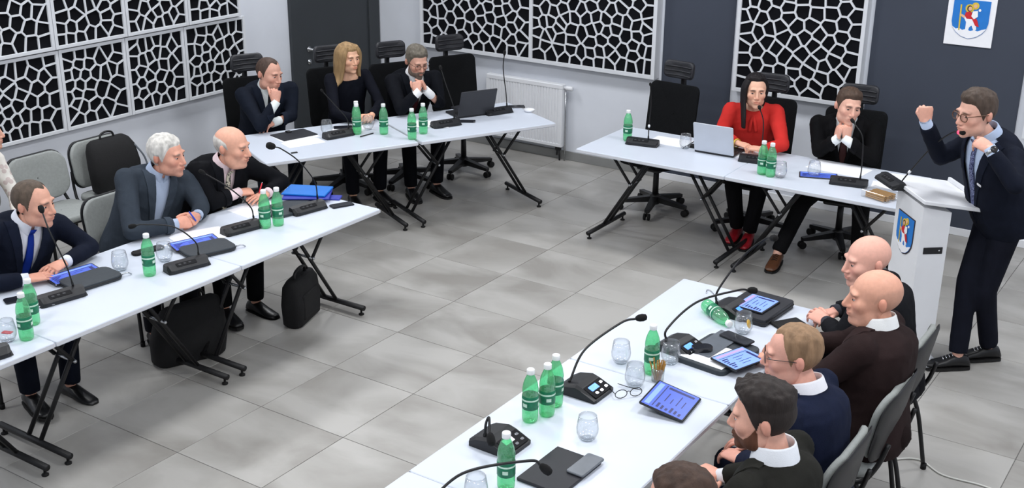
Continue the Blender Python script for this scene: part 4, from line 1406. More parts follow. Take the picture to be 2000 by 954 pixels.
def head_sdf(p, s):
    """head in its own frame: x right, y forward, z up; chin about z=-0.12, crown z=0.115"""
    q = p.copy()
    q[..., 0] = np.abs(q[..., 0])
    jw, nz, ck = s.get('jaw', 1.0), s.get('nose', 1.0), s.get('cheek', 1.0)
    d = ell(q, (0, -0.014, 0.028), (0.0765, 0.099, 0.088))
    d = smin(d, ell(q, (0, 0.026, -0.040), (0.0610 * jw, 0.064, 0.078)), 0.03)
    d = smin(d, ell(q, (0.040 * jw, 0.012, -0.072), (0.024, 0.034, 0.026)), 0.025)
    d = smin(d, ell(q, (0, 0.072, -0.098), (0.024 * jw, 0.022, 0.020)), 0.02)
    d = smin(d, ell(q, (0.040, 0.058, -0.020), (0.024 * ck, 0.024, 0.024)), 0.02)
    d = smin(d, ell(q, (0.022, 0.080, 0.026), (0.030, 0.013, 0.010)), 0.014)
    d = smax(d, -ell(q, (0.031, 0.103, 0.004), (0.018, 0.016, 0.0095)), 0.010)
    d = smin(d, cap(q, (0, 0.088, 0.014), (0, 0.088 + 0.0195 * nz, -0.030), 0.0080, 0.0120 * nz), 0.010)
    d = smin(d, ell(q, (0.0115, 0.094, -0.036), (0.0085, 0.012, 0.008)), 0.006)
    d = smin(d, ell(q, (0, 0.078, -0.063), (0.028, 0.020, 0.020)), 0.014)
    d = smin(d, ell(q, (0.007, 0.0945, -0.0575), (0.019, 0.0075, 0.0050)), 0.004)
    d = smin(d, ell(q, (0, 0.0935, -0.0685), (0.020, 0.0080, 0.0060)), 0.005)
    d = smax(d, -ell(q, (0, 0.103, -0.0630), (0.024, 0.006, 0.0014)), 0.003)
    if s.get('jowl'):
        d = smin(d, ell(q, (0.030, 0.030, -0.100), (0.026, 0.036, 0.020)), 0.03)
    return d


NA, NE = 132, 92
O0 = np.array((0, 0.004, -0.012))


def head_grid(s):
    az = np.linspace(-PI, PI, NA, endpoint=False)
    az = az + 0.28 * np.sin(az) * -1.0              # denser towards the face (az = 0 is forward)
    az = -az if False else az
    el = np.linspace(-PI / 2 + 0.02, PI / 2 - 0.02, NE)
    el = el - 0.10 * np.sin(2 * el)
    A, E = np.meshgrid(az, el)
    D = np.stack([np.sin(A) * np.cos(E), np.cos(A) * np.cos(E), np.sin(E)], -1)
    t = np.full(A.shape, 0.22)
    for _ in range(46):
        t = t - head_sdf(O0 + D * t[..., None], s) * 0.75
    return O0 + D * t[..., None], D


def hairline(style):
    th = [0, 30, 48, 60, 74, 84, 95, 108, 130, 180]
    tb = {'short': [.074, .073, .066, .046, .006, -.022, .018, -.002, -.052, -.074],
          'recede': [.089, .100, .098, .080, .030, -.020, .018, -.002, -.052, -.074],
          'thin': [.098, .103, .100, .084, .030, -.020, .018, -.002, -.052, -.074],
          'pulled': [.088, .088, .084, .070, .026, -.02, .010, -.04, -.080, -.095],
          'full': [.070, .070, .063, .046, .012, -.030, -.040, -.060, -.085, -.095]}[style]
    return th, tb


def ss(a, b, x):
    t = np.clip((x - a) / (b - a), 0, 1)
    return t * t * (3 - 2 * t)


def hairmask(P, spec):
    th = np.degrees(np.arctan2(np.abs(P[..., 0]), P[..., 1]))
    z = P[..., 2]
    if spec.get('style') == 'bald':
        return np.zeros_like(z)
    if spec.get('style') == 'fringe':
        lo = np.interp(th, [0, 74, 84, 95, 108, 130, 180], [.2, .2, .0, .012, -.01, -.052, -.070])
        hi = np.interp(th, [0, 78, 92, 120, 180], [-.3, -.02, .032, .050, .056])
        return ss(-.006, .006, z - lo) * ss(-.012, .01, hi - z)
    a, b = hairline(spec.get('style', 'short'))
    return ss(-.006, .006, z - np.interp(th, a, b))


def make_head(spec, M):
    """returns the head mesh pieces in world space: skin bmesh, hair bmesh or None, beard bmesh or None"""
    s = spec.get('face', {})
    P, D = head_grid(s)
    sk = np.array(srgb(*spec.get('skin', (226, 180, 158))))
    hc = np.array(srgb(*spec.get('hair', (70, 55, 45))))
    bc = np.array(srgb(*spec.get('beardc', spec.get('hair', (70, 55, 45)))))
    ax = np.abs(P[..., 0])
    z, y = P[..., 2], P[..., 1]
    C = np.broadcast_to(sk, P.shape).copy()

    def blend(w, c):
        nonlocal C
        w = np.clip(w, 0, 1)[..., None]
        C = C * (1 - w) + np.array(c) * w
    red = sk * np.array((1.0, 0.70, 0.66))
    blend(0.5 * np.exp(-((ax - .044) / .02) ** 2 - ((z + .03) / .02) ** 2) * (y > .02), red)
    blend(0.45 * np.exp(-((ax) / .014) ** 2 - ((z + .030) / .014) ** 2) * (y > .08), red)
    lip = np.exp(-(ax / .022) ** 4 - ((z + .063) / .011) ** 4) * (y > .07)
    blend(spec.get('lip', 0.55) * lip, sk * np.array((0.86, 0.48, 0.46)))
    brow = np.exp(-((ax - .030) / .017) ** 4 - ((z - .0235 + 0.10 * np.abs(ax - .030)) / .0062) ** 2) * (y > .05)
    blend(spec.get('brow', 0.92) * brow, np.array(srgb(*spec.get('browc', spec.get('hair', (70, 55, 45))))) * 0.8)
    lash = np.exp(-((ax - .031) / .0145) ** 4 - ((z - .0105) / .0022) ** 2) * (y > .05)
    blend(0.75 * lash, sk * 0.18)
    blend(0.35 * np.exp(-((ax - .031) / .019) ** 4 - ((z - .003) / .012) ** 4) * (y > .05), sk * np.array((.75, .6, .58)))  # eye sockets: shadow put into the skin colour
    hm = hairmask(P, spec)
    blend(hm * spec.get('stubble', 0.85), hc)
    th = np.degrees(np.arctan2(ax, y))
    zb = np.interp(th, [0, 14, 26, 44, 66, 84, 92], [-.046, -.046, -.058, -.062, -.036, -.006, -.3])
    bm_ = ss(-.005, .006, zb - z) * (1 - ss(.6, .95, lip)) * ss(-0.125, -0.112, z)
    if spec.get('beard'):
        blend(bm_ * spec['beard'], bc)
    n = NA
    bm = bmesh.new()
    cl = bm.loops.layers.float_color.new('Col')
    mw = np.array(M)
    W = P @ mw[:3, :3].T + mw[:3, 3]
    vs = [[bm.verts.new(W[i, j]) for j in range(n)] for i in range(NE)]

    def face(q, cc):
        f = bm.faces.new(q)
        f.smooth = True
        for l, c in zip(f.loops, cc):
            l[cl] = (*c, 1)
    for i in range(NE - 1):
        for j in range(n):
            k = (j + 1) % n
            face((vs[i][j], vs[i][k], vs[i + 1][k], vs[i + 1][j]), (C[i, j], C[i, k], C[i + 1, k], C[i + 1, j]))
    face(list(reversed(vs[0])), [C[0, j] for j in reversed(range(n))])
    face(vs[-1], [C[-1, j] for j in range(n)])

    def shell(mask, thick, seedv):
        hb = bmesh.new()
        idx = {}
        mk = mask > 0.04
        for i in range(NE - 1):
            for j in range(n):
                k = (j + 1) % n
                q = ((i, j), (i, k), (i + 1, k), (i + 1, j))
                if not any(mk[a] for a in q):
                    continue
                out = []
                for a in q:
                    if a not in idx:
                        p = P[a]
                        nn = noise.noise(V(p) * 55 + V((seedv, 0, 0)))
                        n2 = noise.noise(V((p[0] * 160, p[1] * 60, p[2] * 60 + seedv)))
                        t = thick[a] * mask[a] * (1 + 0.26 * nn + 0.10 * n2) - 0.0012
                        idx[a] = hb.verts.new(M @ V(p + D[a] * t))
                    out.append(idx[a])
                f = hb.faces.new(out)
                f.smooth = True
        if mk[-1].any():
            try:
                hb.faces.new([idx[(NE - 1, j)] for j in range(n)]).smooth = True
            except (KeyError, ValueError):
                pass
        return hb
    hair = beard = None
    if spec.get('style') not in ('bald', None) and spec.get('ttop', 1) > .003:
        t0, t1 = spec.get('tside', .006), spec.get('ttop', .014)
        th_ = t0 + (t1 - t0) * ss(*spec.get('ramp', (.030, .095)), z)
        if spec.get('quiff'):
            th_ = th_ + spec['quiff'] * ss(.03, .09, z) * ss(-.06, .06, y)
        hair = shell(hm, th_, spec.get('seed', 1))
    if spec.get('beardt'):
        bt = bm_ * (y > -.02)
        beard = shell(bt, np.full(P.shape[:2], spec['beardt']) * (0.5 + ss(-.05, -.1, z)), 5)
    return bm, hair, beard, sk


def add_col(bm, c, faces=None):
    cl = bm.loops.layers.float_color.get('Col') or bm.loops.layers.float_color.new('Col')
    for f in faces or bm.faces:
        for l in f.loops:
            l[cl] = (*c, 1)


def ear_bm(bm, side, M, sk):
    """ear as a dished oval plate"""
    n = 18
    rings = []
    m = frame((side * 0.0725, -0.012, -0.004), x=(side * 0.50, -0.86, 0.06), y=(0.0, 0.1, 0.99))
    for r, h in ((0.25, 0.001), (0.62, 0.003), (0.84, 0.010), (0.97, 0.012), (1.0, 0.008), (0.88, 0.0), (0.5, -0.006)):
        ring = []
        for k in range(n):
            a = 2 * PI * k / n
            w = 0.0175 * (1 + 0.18 * math.sin(a))
            ring.append((math.cos(a) * w * r + 0.010, math.sin(a) * 0.031 * r, h if side > 0 else -h))
        rings.append(ring)
    fs = loft(bm, rings, True, 0, True, M @ m)
    add_col(bm, sk * np.array((1.0, 0.86, 0.84)), fs)


POSES = {'flat': ((8, 12, 8), 30, 10), 'rest': ((28, 34, 18), 32, 20), 'clasp': ((62, 62, 30), 30, 25), 'fist': ((84, 98, 60), -28, 42), 'curl': ((55, 70, 40), 20, 30),
         'pinch': ((48, 34, 12), 12, 22), 'point': ((20, 60, 30), 20, 30)}


def hand_mesh(side, pose, s=1.0):
    """side +1 right, -1 left; wrist at origin, y to the fingers, z the back of the hand"""
    curls, splay, tc = POSES[pose]
    bm = bmesh.new()
    X = -side                                       # thumb side
    capsule(bm, (0, -0.012, 0), (0, 0.01, 0), 0.025, 0.025, 10)
    rings = []
    for y, w, h, xo in ((-0.012, 0.025, 0.019, 0), (0.015, 0.034, 0.018, 0.002), (0.05, 0.040, 0.0165, 0.002), (0.08, 0.041, 0.0135, 0), (0.094, 0.036, 0.010, 0)):
        rings.append([(X * xo + w * math.cos(a), y, h * math.sin(a) * (1.0 if math.sin(a) > 0 else 1.1)) for a in [2 * PI * k / 14 for k in range(14)]])
    loft(bm, rings)
    capsule(bm, (X * 0.018, 0.012, -0.008), (X * 0.032, 0.045, -0.012), 0.017, 0.013, 10)
    for k, (bx, by, L, r) in enumerate(((0.030, 0.088, 0.074, 0.0092), (0.010, 0.093, 0.082, 0.0094), (-0.011, 0.090, 0.076, 0.0090), (-0.030, 0.082, 0.060, 0.0080))):
        p = V((X * bx, by - 0.010, 0.001))
        c = 0.0
        sp = math.radians((0.5 - k / 3) * 9) * (1 if pose in ('flat', 'rest') else 0.2)
        for seg, (fr, cu) in enumerate(zip((0.46, 0.30, 0.24), curls)):
            c += math.radians(cu * (1 + 0.08 * (k - 1.5)))
            d = V((X * math.sin(sp) * math.cos(c), math.cos(c), -math.sin(c)))
            q = p + d * L * fr
            capsule(bm, p, q, r * (1 - 0.08 * seg), r * (0.92 - 0.09 * seg), 8)
            p = q
    p = V((X * 0.030, 0.030, -0.010))
    if pose == 'fist':
        tips = [(0.034, (X * .45, .75, -.5)), (0.030, (-X * .25, .45, -.85)), (0.028, (-X * .9, .15, -.35))]
        for L, d in tips:
            q = p + V(d).normalized() * L
            capsule(bm, p, q, 0.0115, 0.0098, 8)
            p = q
    for L, a, cu in () if pose == 'fist' else ((0.038, splay, tc * 0.5), (0.032, splay * 0.6, tc), (0.026, splay * 0.3, tc * 1.6)):
        d = V((X * math.sin(math.radians(a)), math.cos(math.radians(a)), -math.sin(math.radians(cu)))).normalized()
        q = p + d * L
        capsule(bm, p, q, 0.0115, 0.0098, 8)
        p = q
    if s != 1.0:
        bmesh.ops.scale(bm, vec=(s, s, s), verts=bm.verts)
    return remesh(bm, 0.0036 * s, 3)


HANDS = {}


def hand_into(bm, side, pose, wrist, dirv, dors, sk, s=1.0):
    key = (side, pose, s)
    if key not in HANDS:
        HANDS[key] = hand_mesh(side, pose, s)
    me = HANDS[key].copy()
    d = V(dirv).normalized()
    z = V(dors)
    z = (z - d * z.dot(d)).normalized()
    me.transform(frame(wrist, y=d, z=z))
    n0 = len(bm.faces)
    bm.from_mesh(me)
    bm.faces.ensure_lookup_table()
    add_col(bm, sk * np.array((1.0, 0.93, 0.92)), [bm.faces[i] for i in range(n0, len(bm.faces))])
    bpy.data.meshes.remove(me)


TORSO = [(-.17, .165, .120, 0.0), (-.06, .178, .128, 0.0), (.08, .176, .126, .004), (.28, .162, .118, .006), (.50, .168, .120, .004),
         (.70, .182, .124, -.004), (.84, .176, .112, -.014), (.92, .140, .092, -.016), (.975, .085, .070, -.008), (1.0, .064, .060, .0)]


def torso_rings(T_, grow, sc, belly, t0=-.17, t1=1.0, n=28):
    out = []
    for t, a, b_, yo in TORSO:
        if t < t0 - 1e-6 or t > t1 + 1e-6:
            continue
        bl = belly * math.exp(-((t - .25) / .28) ** 2)
        a2, b2 = a * sc + grow + bl * 0.5, b_ * sc + grow + bl * 0.55
        ring = []
        for k in range(n):
            an = 2 * PI * k / n
            c, s_ = math.cos(an), math.sin(an)
            ring.append((a2 * math.copysign(abs(c) ** 0.8, c), yo + bl * 0.5 + b2 * math.copysign(abs(s_) ** 0.85, s_), t * T_))
        out.append(ring)
    return out


def sleeve_pts(S, E, W):
    return V(S), V(E), V(W)


def person(label, sp):
    P, N, H = V(sp['P']), V(sp['N']), V(sp['H'])
    N = N + (H - N) * sp.get('lift', 0.28)
    fy = math.radians(sp['yaw'])
    root = thing('person', label, 'person', (P.x, P.y, 0), fy)
    RM = (T(P.x, P.y, 0) @ RZ(fy)).inverted()
    loc = lambda me: (me.transform(RM), me)[1]
    up = (N - P).normalized()
    T_ = (N - P).length
    f = V((math.cos(fy), math.sin(fy), 0))
    right = f.cross(up).normalized()
    fwd = up.cross(right)
    TM = frame(P, x=right, y=fwd, z=up)
    TI = TM.inverted()
    sc, belly, sw = sp.get('sc', 1.0), sp.get('belly', 0.0), sp.get('sw', 0.195)
    SR = sp.get('SR') or TM @ V((sw, 0.012, T_ - .058))
    SL = sp.get('SL') or TM @ V((-sw, 0.012, T_ - .058))
    ER, WR, EL, WL = V(sp['ER']), V(sp['WR']), V(sp['EL']), V(sp['WL'])
    arms = [(V(SR), ER, WR), (V(SL), EL, WL)]
    legs = []
    seat = sp.get('stand') is None
    for s_, key in ((1, 'AR'), (-1, 'AL')):
        hip = P + right * 0.088 * s_
        a = V(sp[key]) if key in sp else V((P.x, P.y, 0.09)) + f * 0.42 + right * 0.12 * s_
        l1, l2 = sp.get('thigh', .43), .42
        d = a - hip
        L = min(d.length, l1 + l2 - .005)
        x = (l1 * l1 - l2 * l2 + L * L) / (2 * L)
        h = math.sqrt(max(0, l1 * l1 - x * x))
        dn = d.normalized()
        pole = (f + V((0, 0, 0.9 if seat else 0.0))) + right * 0.15 * s_
        pole = (pole - dn * pole.dot(dn)).normalized()
        legs.append((hip, hip + dn * x + pole * h, a))
    hx = sp.get('hyaw', sp['yaw'])
    HM = T(*H) @ RZ(math.radians(hx - 90)) @ Matrix.Rotation(-math.radians(sp.get('hpitch', 0)), 4, 'X') @ Matrix.Rotation(math.radians(sp.get('hroll', 0)), 4, 'Y') @ Matrix.Diagonal((*(sp.get('hs', 1.0) * 1.06,) * 3, 1))

    # --- body: one figure under the clothes, head and hands
    head, hair, beard, sk = make_head(sp, HM)
    for s_ in (-1, 1):
        ear_bm(head, s_, HM, sk)
    core = bmesh.new()
    loft(core, torso_rings(T_, -0.012, sc, belly, -.06), True, 0, True, TM)
    nk = HM @ V((0, -0.022, -0.075))
    capsule(core, N - up * 0.06 - fwd * 0.005, nk, 0.058 * sp.get('neck', 1), 0.053 * sp.get('neck', 1), 14)
    capsule(core, nk, HM @ V((0, -0.012, -0.02)), 0.052 * sp.get('neck', 1), 0.05, 14)
    for S_, E_, W_ in arms:
        capsule(core, N - up * .07, S_, .045, .048, 10)
        capsule(core, S_, E_, .045, .038, 10)
        capsule(core, E_, W_, .036, .027, 10)
    for h_, k_, a_ in legs:
        capsule(core, h_, k_, .072, .05, 10)
        capsule(core, k_, a_, .048, .036, 10)
    cm = remesh(core, 0.014, 2)
    n0 = len(head.faces)
    head.from_mesh(cm)
    bpy.data.meshes.remove(cm)
    head.faces.ensure_lookup_table()
    add_col(head, sk, [head.faces[i] for i in range(n0, len(head.faces))])
    for side, key, W_ in ((1, 'hR', WR), (-1, 'hL', WL)):
        if key in sp:
            pose, dv, dz = sp[key]
            hand_into(head, side, pose, W_, dv, dz, sk, sp.get('hand', 1.0))
    eyes = []
    lids = []
    for s_ in (-1, 1):
        eye = bmesh.new()
        m = HM @ T(s_ * 0.0310, 0.0738, 0.0026)
        g = sp.get('gaze', 0.0)
        ball(eye, (0, 0, 0), 0.0122, m, 0, 14, 10)
        lid = bmesh.new()
        bmesh.ops.create_uvsphere(lid, u_segments=18, v_segments=16, radius=0.0130, matrix=Matrix.Rotation(PI / 2, 4, 'Y'))
        bmesh.ops.delete(lid, geom=[f_ for f_ in lid.faces if (lambda c: c.y < 0 or -0.0050 + 0.000 < c.z < 0.0036)(f_.calc_center_median())], context='FACES')
        lid.transform(m)
        add_col(lid, sk * np.array((.93, .84, .82)))
        lm_ = bpy.data.meshes.new('lid'); lid.to_mesh(lm_); lid.free()
        lids.append(lm_)
        ball(eye, (math.sin(g) * 0.0066, math.cos(g) * 0.0066, 0), 0.0075, m, 1, 10, 8)
        eyes.append(eye)
    for lm_ in lids:
        head.from_mesh(lm_)
        bpy.data.meshes.remove(lm_)
    me = bpy.data.meshes.new('body')
    for f_ in head.faces:
        f_.smooth = True
    head.normal_update()
    head.to_mesh(me)
    head.free()
    body = obj('body', loc(me), M_SKIN, root)
    for eye in eyes:
        me = bpy.data.meshes.new('eye'); eye.to_mesh(me); eye.free()
        obj('eye', loc(me), [M_EYEW, M_IRIS], body)

    def put(name, bm_or_me, mats, parent=root):
        if isinstance(bm_or_me, bmesh.types.BMesh):
            bmesh.ops.recalc_face_normals(bm_or_me, faces=bm_or_me.faces)
            m_ = bpy.data.meshes.new(name)
            bm_or_me.to_mesh(m_)
            bm_or_me.free()
            bm_or_me = m_
        return obj(name, loc(bm_or_me), mats, parent)
    hm_ = hairmat('hair_%d_%d_%d' % tuple(sp.get('hair', (70, 55, 45))), sp.get('hair', (70, 55, 45)))
    if sp.get('locks'):
        extra = bmesh.new()
        for pts, r0, r1 in sp['locks']:
            wp = [HM @ V(p) for p in pts]
            q = bez(wp, 5)
            tube(extra, q, [r0 + (r1 - r0) * (i / (len(q) - 1)) ** 1.5 for i in range(len(q))], 10)
        me2 = bpy.data.meshes.new('h'); hair.to_mesh(me2)
        rm = remesh(extra, 0.0055, 4)
        hair.from_mesh(rm)
        bpy.data.meshes.remove(rm)
        for f_ in hair.faces:
            f_.smooth = True
    if hair is not None:
        m_ = bpy.data.meshes.new('hair'); hair.normal_update(); hair.to_mesh(m_); hair.free()
        put('hair', m_, hm_, body)
    if beard is not None:
        m_ = bpy.data.meshes.new('beard'); beard.normal_update(); beard.to_mesh(m_); beard.free()
        bc_ = sp.get('beardc', sp.get('hair'))
        put('beard', m_, hairmat('beard_%d_%d_%d' % tuple(bc_), bc_), body)

    # --- shirt
    jk = sp['jacket']
    jmat = fabric('cloth_%d_%d_%d' % tuple(jk), jk, sp.get('jvar', 0.12))
    top = sp.get('top', 'suit')
    shirt_bvh = None
    if top == 'suit':
        sm = fabric('shirt_%d_%d_%d' % tuple(sp.get('shirt', (232, 234, 240))), sp.get('shirt', (232, 234, 240)), 0.03)
        sb_ = bmesh.new()
        loft(sb_, torso_rings(T_, 0.004, sc, belly, -.06, 1.0), True, 0, True)
        bmesh.ops.subdivide_edges(sb_, edges=sb_.edges[:], cuts=1, use_grid_fill=True)
        shirt_bvh = BVHTree.FromBMesh(sb_)
        sb_.transform(TM)
        for f_ in sb_.faces:
            f_.smooth = True
        shirt = put('shirt', sb_, sm)
        sb_ = bmesh.new()
        nr = 0.060 * sp.get('neck', 1)
        cz = T_ + 0.006
        ch = sp.get('colh', 0.004)
        tilt = Matrix.Rotation(math.radians(sp.get('coltilt', -8)), 4, 'X')
        cm_ = T(0, 0.004, cz) @ tilt
        n = 30
        rings = []
        for z, r, dropk in ((-.02, nr + .004, 0), (.018, nr + .001, 0), (.034 + ch, nr, 0), (.038 + ch, nr + .004, 0), (.030 + ch, nr + .008, 0), (-.012 - ch * .4, nr + .0145 + ch * .4, 1)):
            ring = []
            for k in range(n):
                a = PI / 2 + math.radians(7) + (2 * PI - math.radians(14)) * k / (n - 1)
                fr = max(0, math.cos(a - PI / 2)) ** 6
                zz = z - dropk * 0.026 * fr - 0.014 * max(0, math.cos(a - PI / 2)) * (z > 0)
                rr = r + dropk * 0.006 * fr
                ring.append((rr * math.cos(a), rr * 1.02 * math.sin(a), zz))
            rings.append(ring)
        loft(sb_, rings, False, 0, False, cm_)
        sb_.transform(TM)
        for f_ in sb_.faces:
            f_.smooth = True
        put('shirt_collar', sb_, sm, shirt)
        for S_, E_, W_ in arms:
            d = (W_ - E_).normalized()
            q0, q1 = W_ - d * .08, W_ + d * sp.get('cuff', .012)
            sb_ = bmesh.new()
            tube(sb_, [q0, q1, q1, q1 - d * .02], [.0345, .033, .0295, .0285], 16, 0, False)
            put('shirt_cuff', sb_, sm, shirt)
    # --- jacket, blouse or top
    jb = bmesh.new()
    gj = 0.020 if top == 'suit' else 0.010
    loft(jb, torso_rings(T_, gj, sc, belly, sp.get('hem', -.17)), True, 0, True, TM)
    r = sp.get('slv', 1.0)
    for S_, E_, W_ in arms:
        d = (W_ - E_).normalized()
        capsule(jb, TM @ V((0, -.01, T_ - .058)), S_ - up * 0.002, .052, .060 * r, 12)
        capsule(jb, S_, S_.lerp(E_, .5), .066 * r, .057 * r, 14)
        capsule(jb, S_.lerp(E_, .5), E_, .057 * r, .049 * r, 14)
        We = W_ - d * sp.get('slvend', .022)
        capsule(jb, E_, E_.lerp(We, .55), .049 * r, .045 * r, 14)
        tube(jb, [E_.lerp(We, .5), We], [.046 * r, .042 * (r if top == 'suit' else .9)], 14)
    if sp.get('flap'):
        for pts, r0, r1 in sp['flap']:
            capsule(jb, TM @ V(pts[0]), TM @ V(pts[1]), r0, r1, 12)
    jm = remesh(jb, 0.0105, 3)
    jb = bmesh.new()
    jb.from_mesh(jm)
    bpy.data.meshes.remove(jm)
    jb.normal_update()
    sd = sp.get('seed', 1) * 3.7
    for v in jb.verts:
        q = v.co
        a = noise.noise(q * 9 + V((sd, 0, 0)))
        b2 = 1 - abs(noise.noise(q * 13 + V((0, sd, 0)))) * 2
        v.co = q + v.normal * (0.004 * a + 0.0038 * max(0, b2 - .35))
    jb.transform(TI)
    zn = T_ - sp.get('zcut', 0.008)
    NR = 16
    for k in range(NR + 1):
        near = [f_ for f_ in jb.faces if (lambda c: c.z > T_ - .09 and math.hypot(c.x, c.y) < .13)(f_.calc_center_median())]
        ed_ = list({e_ for f_ in near for e_ in f_.edges})
        vt_ = list({v_ for f_ in near for v_ in f_.verts})
        a = 2 * PI * (k + .5) / NR
        if k < NR:
            bmesh.ops.bisect_plane(jb, geom=near + ed_ + vt_, plane_co=(.075 * math.cos(a), .004 + .075 * math.sin(a), 0), plane_no=(math.cos(a), math.sin(a), 0))
        else:
            bmesh.ops.bisect_plane(jb, geom=near + ed_ + vt_, plane_co=(0, 0, zn), plane_no=(0, 0.25, 1))
    dl = [f_ for f_ in jb.faces if (lambda c: c.z + 0.25 * c.y > zn and c.z > T_ - .06 and all(c.x * math.cos(2 * PI * (k + .5) / NR) + (c.y - .004) * math.sin(2 * PI * (k + .5) / NR) < .0751 for k in range(NR)))(f_.calc_center_median())]
    bmesh.ops.delete(jb, geom=dl, context='FACES')
    lap = None
    if top == 'suit':
        zb, zt, w0 = sp.get('vbot', .34) * T_, T_ + .02, sp.get('vw', .072)
        wv = lambda z: w0 * (z - zb) / (zt - zb)
        lo = lambda z: (w0 + .062) * (z - zb + .03) / (zt - zb + .03) if z > zb - .03 else -1
        for s_ in (-1, 1):
            bmesh.ops.bisect_plane(jb, geom=jb.verts[:] + jb.edges[:] + jb.faces[:], plane_co=(0, 0, zb), plane_no=(s_ * (zt - zb), 0, -w0))
        front = lambda c: c.y > 0.0
        if sp.get('vneck', True):
            dl = [f_ for f_ in jb.faces if (lambda c: front(c) and c.z > zb and abs(c.x) < wv(c.z))(f_.calc_center_median())]
            bmesh.ops.delete(jb, geom=dl, context='FACES')
        if sp.get('lapel', True):
            lap = jb.copy()
            for s_ in (-1, 1):
                bmesh.ops.bisect_plane(lap, geom=lap.verts[:] + lap.edges[:] + lap.faces[:], plane_co=(0, 0, zb - .03), plane_no=(s_ * (zt - zb + .03), 0, -(w0 + .062)))
            dl = [f_ for f_ in lap.faces if not (lambda c: front(c) and c.z > zb - .03 and abs(c.x) < lo(c.z) and c.z < T_ + .01)(f_.calc_center_median())]
            bmesh.ops.delete(lap, geom=dl, context='FACES')
            if len(lap.faces):
                lap.normal_update()
                ret = bmesh.ops.extrude_face_region(lap, geom=lap.faces[:])
                vv = [g for g in ret['geom'] if isinstance(g, bmesh.types.BMVert)]
                for v in vv:
                    v.co += v.normal * 0.0065
                bmesh.ops.smooth_vert(lap, verts=vv, factor=0.5, use_axis_x=True, use_axis_y=True, use_axis_z=True)
                lap.transform(TM)
            else:
                lap.free(); lap = None
    elif top == 'boat':
        zc = T_ - .03
        bmesh.ops.bisect_plane(jb, geom=jb.verts[:] + jb.edges[:] + jb.faces[:], plane_co=(0, 0, zc), plane_no=(0, 0.3, 1))
        dl = [f_ for f_ in jb.faces if (lambda c: c.z + .3 * c.y > zc and math.hypot(c.x, c.y) < 0.098)(f_.calc_center_median())]
        bmesh.ops.delete(jb, geom=dl, context='FACES')
    jb.transform(TM)
    for f_ in jb.faces:
        f_.smooth = True
    jname = {'suit': 'jacket', 'boat': 'top', 'blouse': 'blouse', 'print': 'blouse'}[top]
    jo = put(jname, jb, sp.get('jmat') or jmat)
    if lap is not None:
        for f_ in lap.faces:
            f_.smooth = False
        put('lapel', lap, fabric('lapel_%d_%d_%d' % tuple(jk), [min(255, c * 1.12 + 2) for c in jk], 0.08), jo)
    if top == 'suit' and sp.get('button', True):
        bb = bmesh.new()
        h = shirt_bvh.ray_cast(V((0.012, 1, sp.get('vbot', .34) * T_ - 0.02)), V((0, -1, 0)))
        if h[0]:
            ball(bb, (0.012, h[0].y + 0.021, h[0].z), (0.008, 0.004, 0.008), TM, 0, 10, 6)
            put('button', bb, M_PLASTIC, jo)
        else:
            bb.free()
    # --- tie
    if sp.get('tie'):
        tb = bmesh.new()
        zz = [T_ + .004, T_ - .022, T_ - .032]
        zend = sp.get('vbot', .34) * T_ - .03
        while zz[-1] > zend:
            zz.append(zz[-1] - .02)
        fr, bk = [], []
        tm = (T_ - .03 - zend)
        for i, z in enumerate(zz):
            w = .019 if i == 0 else (.015 if i == 1 else (.013 if i == 2 else (.016 + .026 * (T_ - .03 - z) / tm)))
            h = shirt_bvh.ray_cast(V((0, 1, min(z, T_ - .03))), V((0, -1, 0)))
            y = (h[0].y if h[0] else .1) + (.016 if i < 2 else .008)
            if i == 0:
                y += .006
            fr.append([(-w, y - .002, z), (-w * .6, y + .005, z), (w * .6, y + .005, z), (w, y - .002, z), (0, y - .006, z)])
        loft(tb, fr, True, 0, True, TM)
        put('tie', tb, sp.get('tiemat') or fabric('tie_%d_%d_%d' % tuple(sp['tie']), sp['tie'], 0.1, 0.6))
    # --- trousers, shoes
    tc = sp.get('trousers', [int(c * .8) for c in jk] if top == 'suit' else (18, 18, 22))
    tb = bmesh.new()
    ball(tb, TM @ V((0, 0, 0.0)), (.168 * sc, .130, .115), None)
    for (h_, k_, a_), s_ in zip(legs, (1, -1)):
        capsule(tb, h_ + (f * 0.02 if seat else V()), k_, .086, .066, 14)
        capsule(tb, k_, k_.lerp(a_, .55), .066, .058, 14)
        tube(tb, [k_.lerp(a_, .5), a_ - (a_ - k_).normalized() * .01], [.060, .056], 14)
    tm_ = remesh(tb, 0.0135, 3)
    put('trousers', tm_, fabric('cloth_%d_%d_%d' % tuple(tc), tc))
    shm = mat('shoe_%d_%d_%d' % tuple(sp.get('shoe', (18, 18, 20))), sp.get('shoe', (18, 18, 20)), 0.35, 0.15, 30)
    for (h_, k_, a_), s_ in zip(legs, (1, -1)):
        fd = V(sp['FR' if s_ > 0 else 'FL']) if ('FR' if s_ > 0 else 'FL') in sp else f + right * 0.12 * s_
        fd.z = 0
        m = frame((a_.x, a_.y, a_.z - 0.09), y=fd.normalized(), z=(0, 0, 1))
        shb = bmesh.new()
        rings = []
        for y, w, h, z0 in ((-.075, .026, .050, .012), (-.06, .034, .085, .008), (-.02, .038, .102, .008), (.03, .041, .092, .010), (.08, .046, .068, .010), (.13, .047, .052, .010), (.175, .040, .044, .012), (.20, .022, .032, .016)):
            rings.append([(w * math.cos(t), y, z0 + (h - z0) * (0.5 + 0.5 * math.sin(t))) for t in [2 * PI * k / 14 for k in range(14)]])
        loft(shb, rings, True, 0, True, m)
        so = put('shoe', shb, shm)
        shb = bmesh.new()
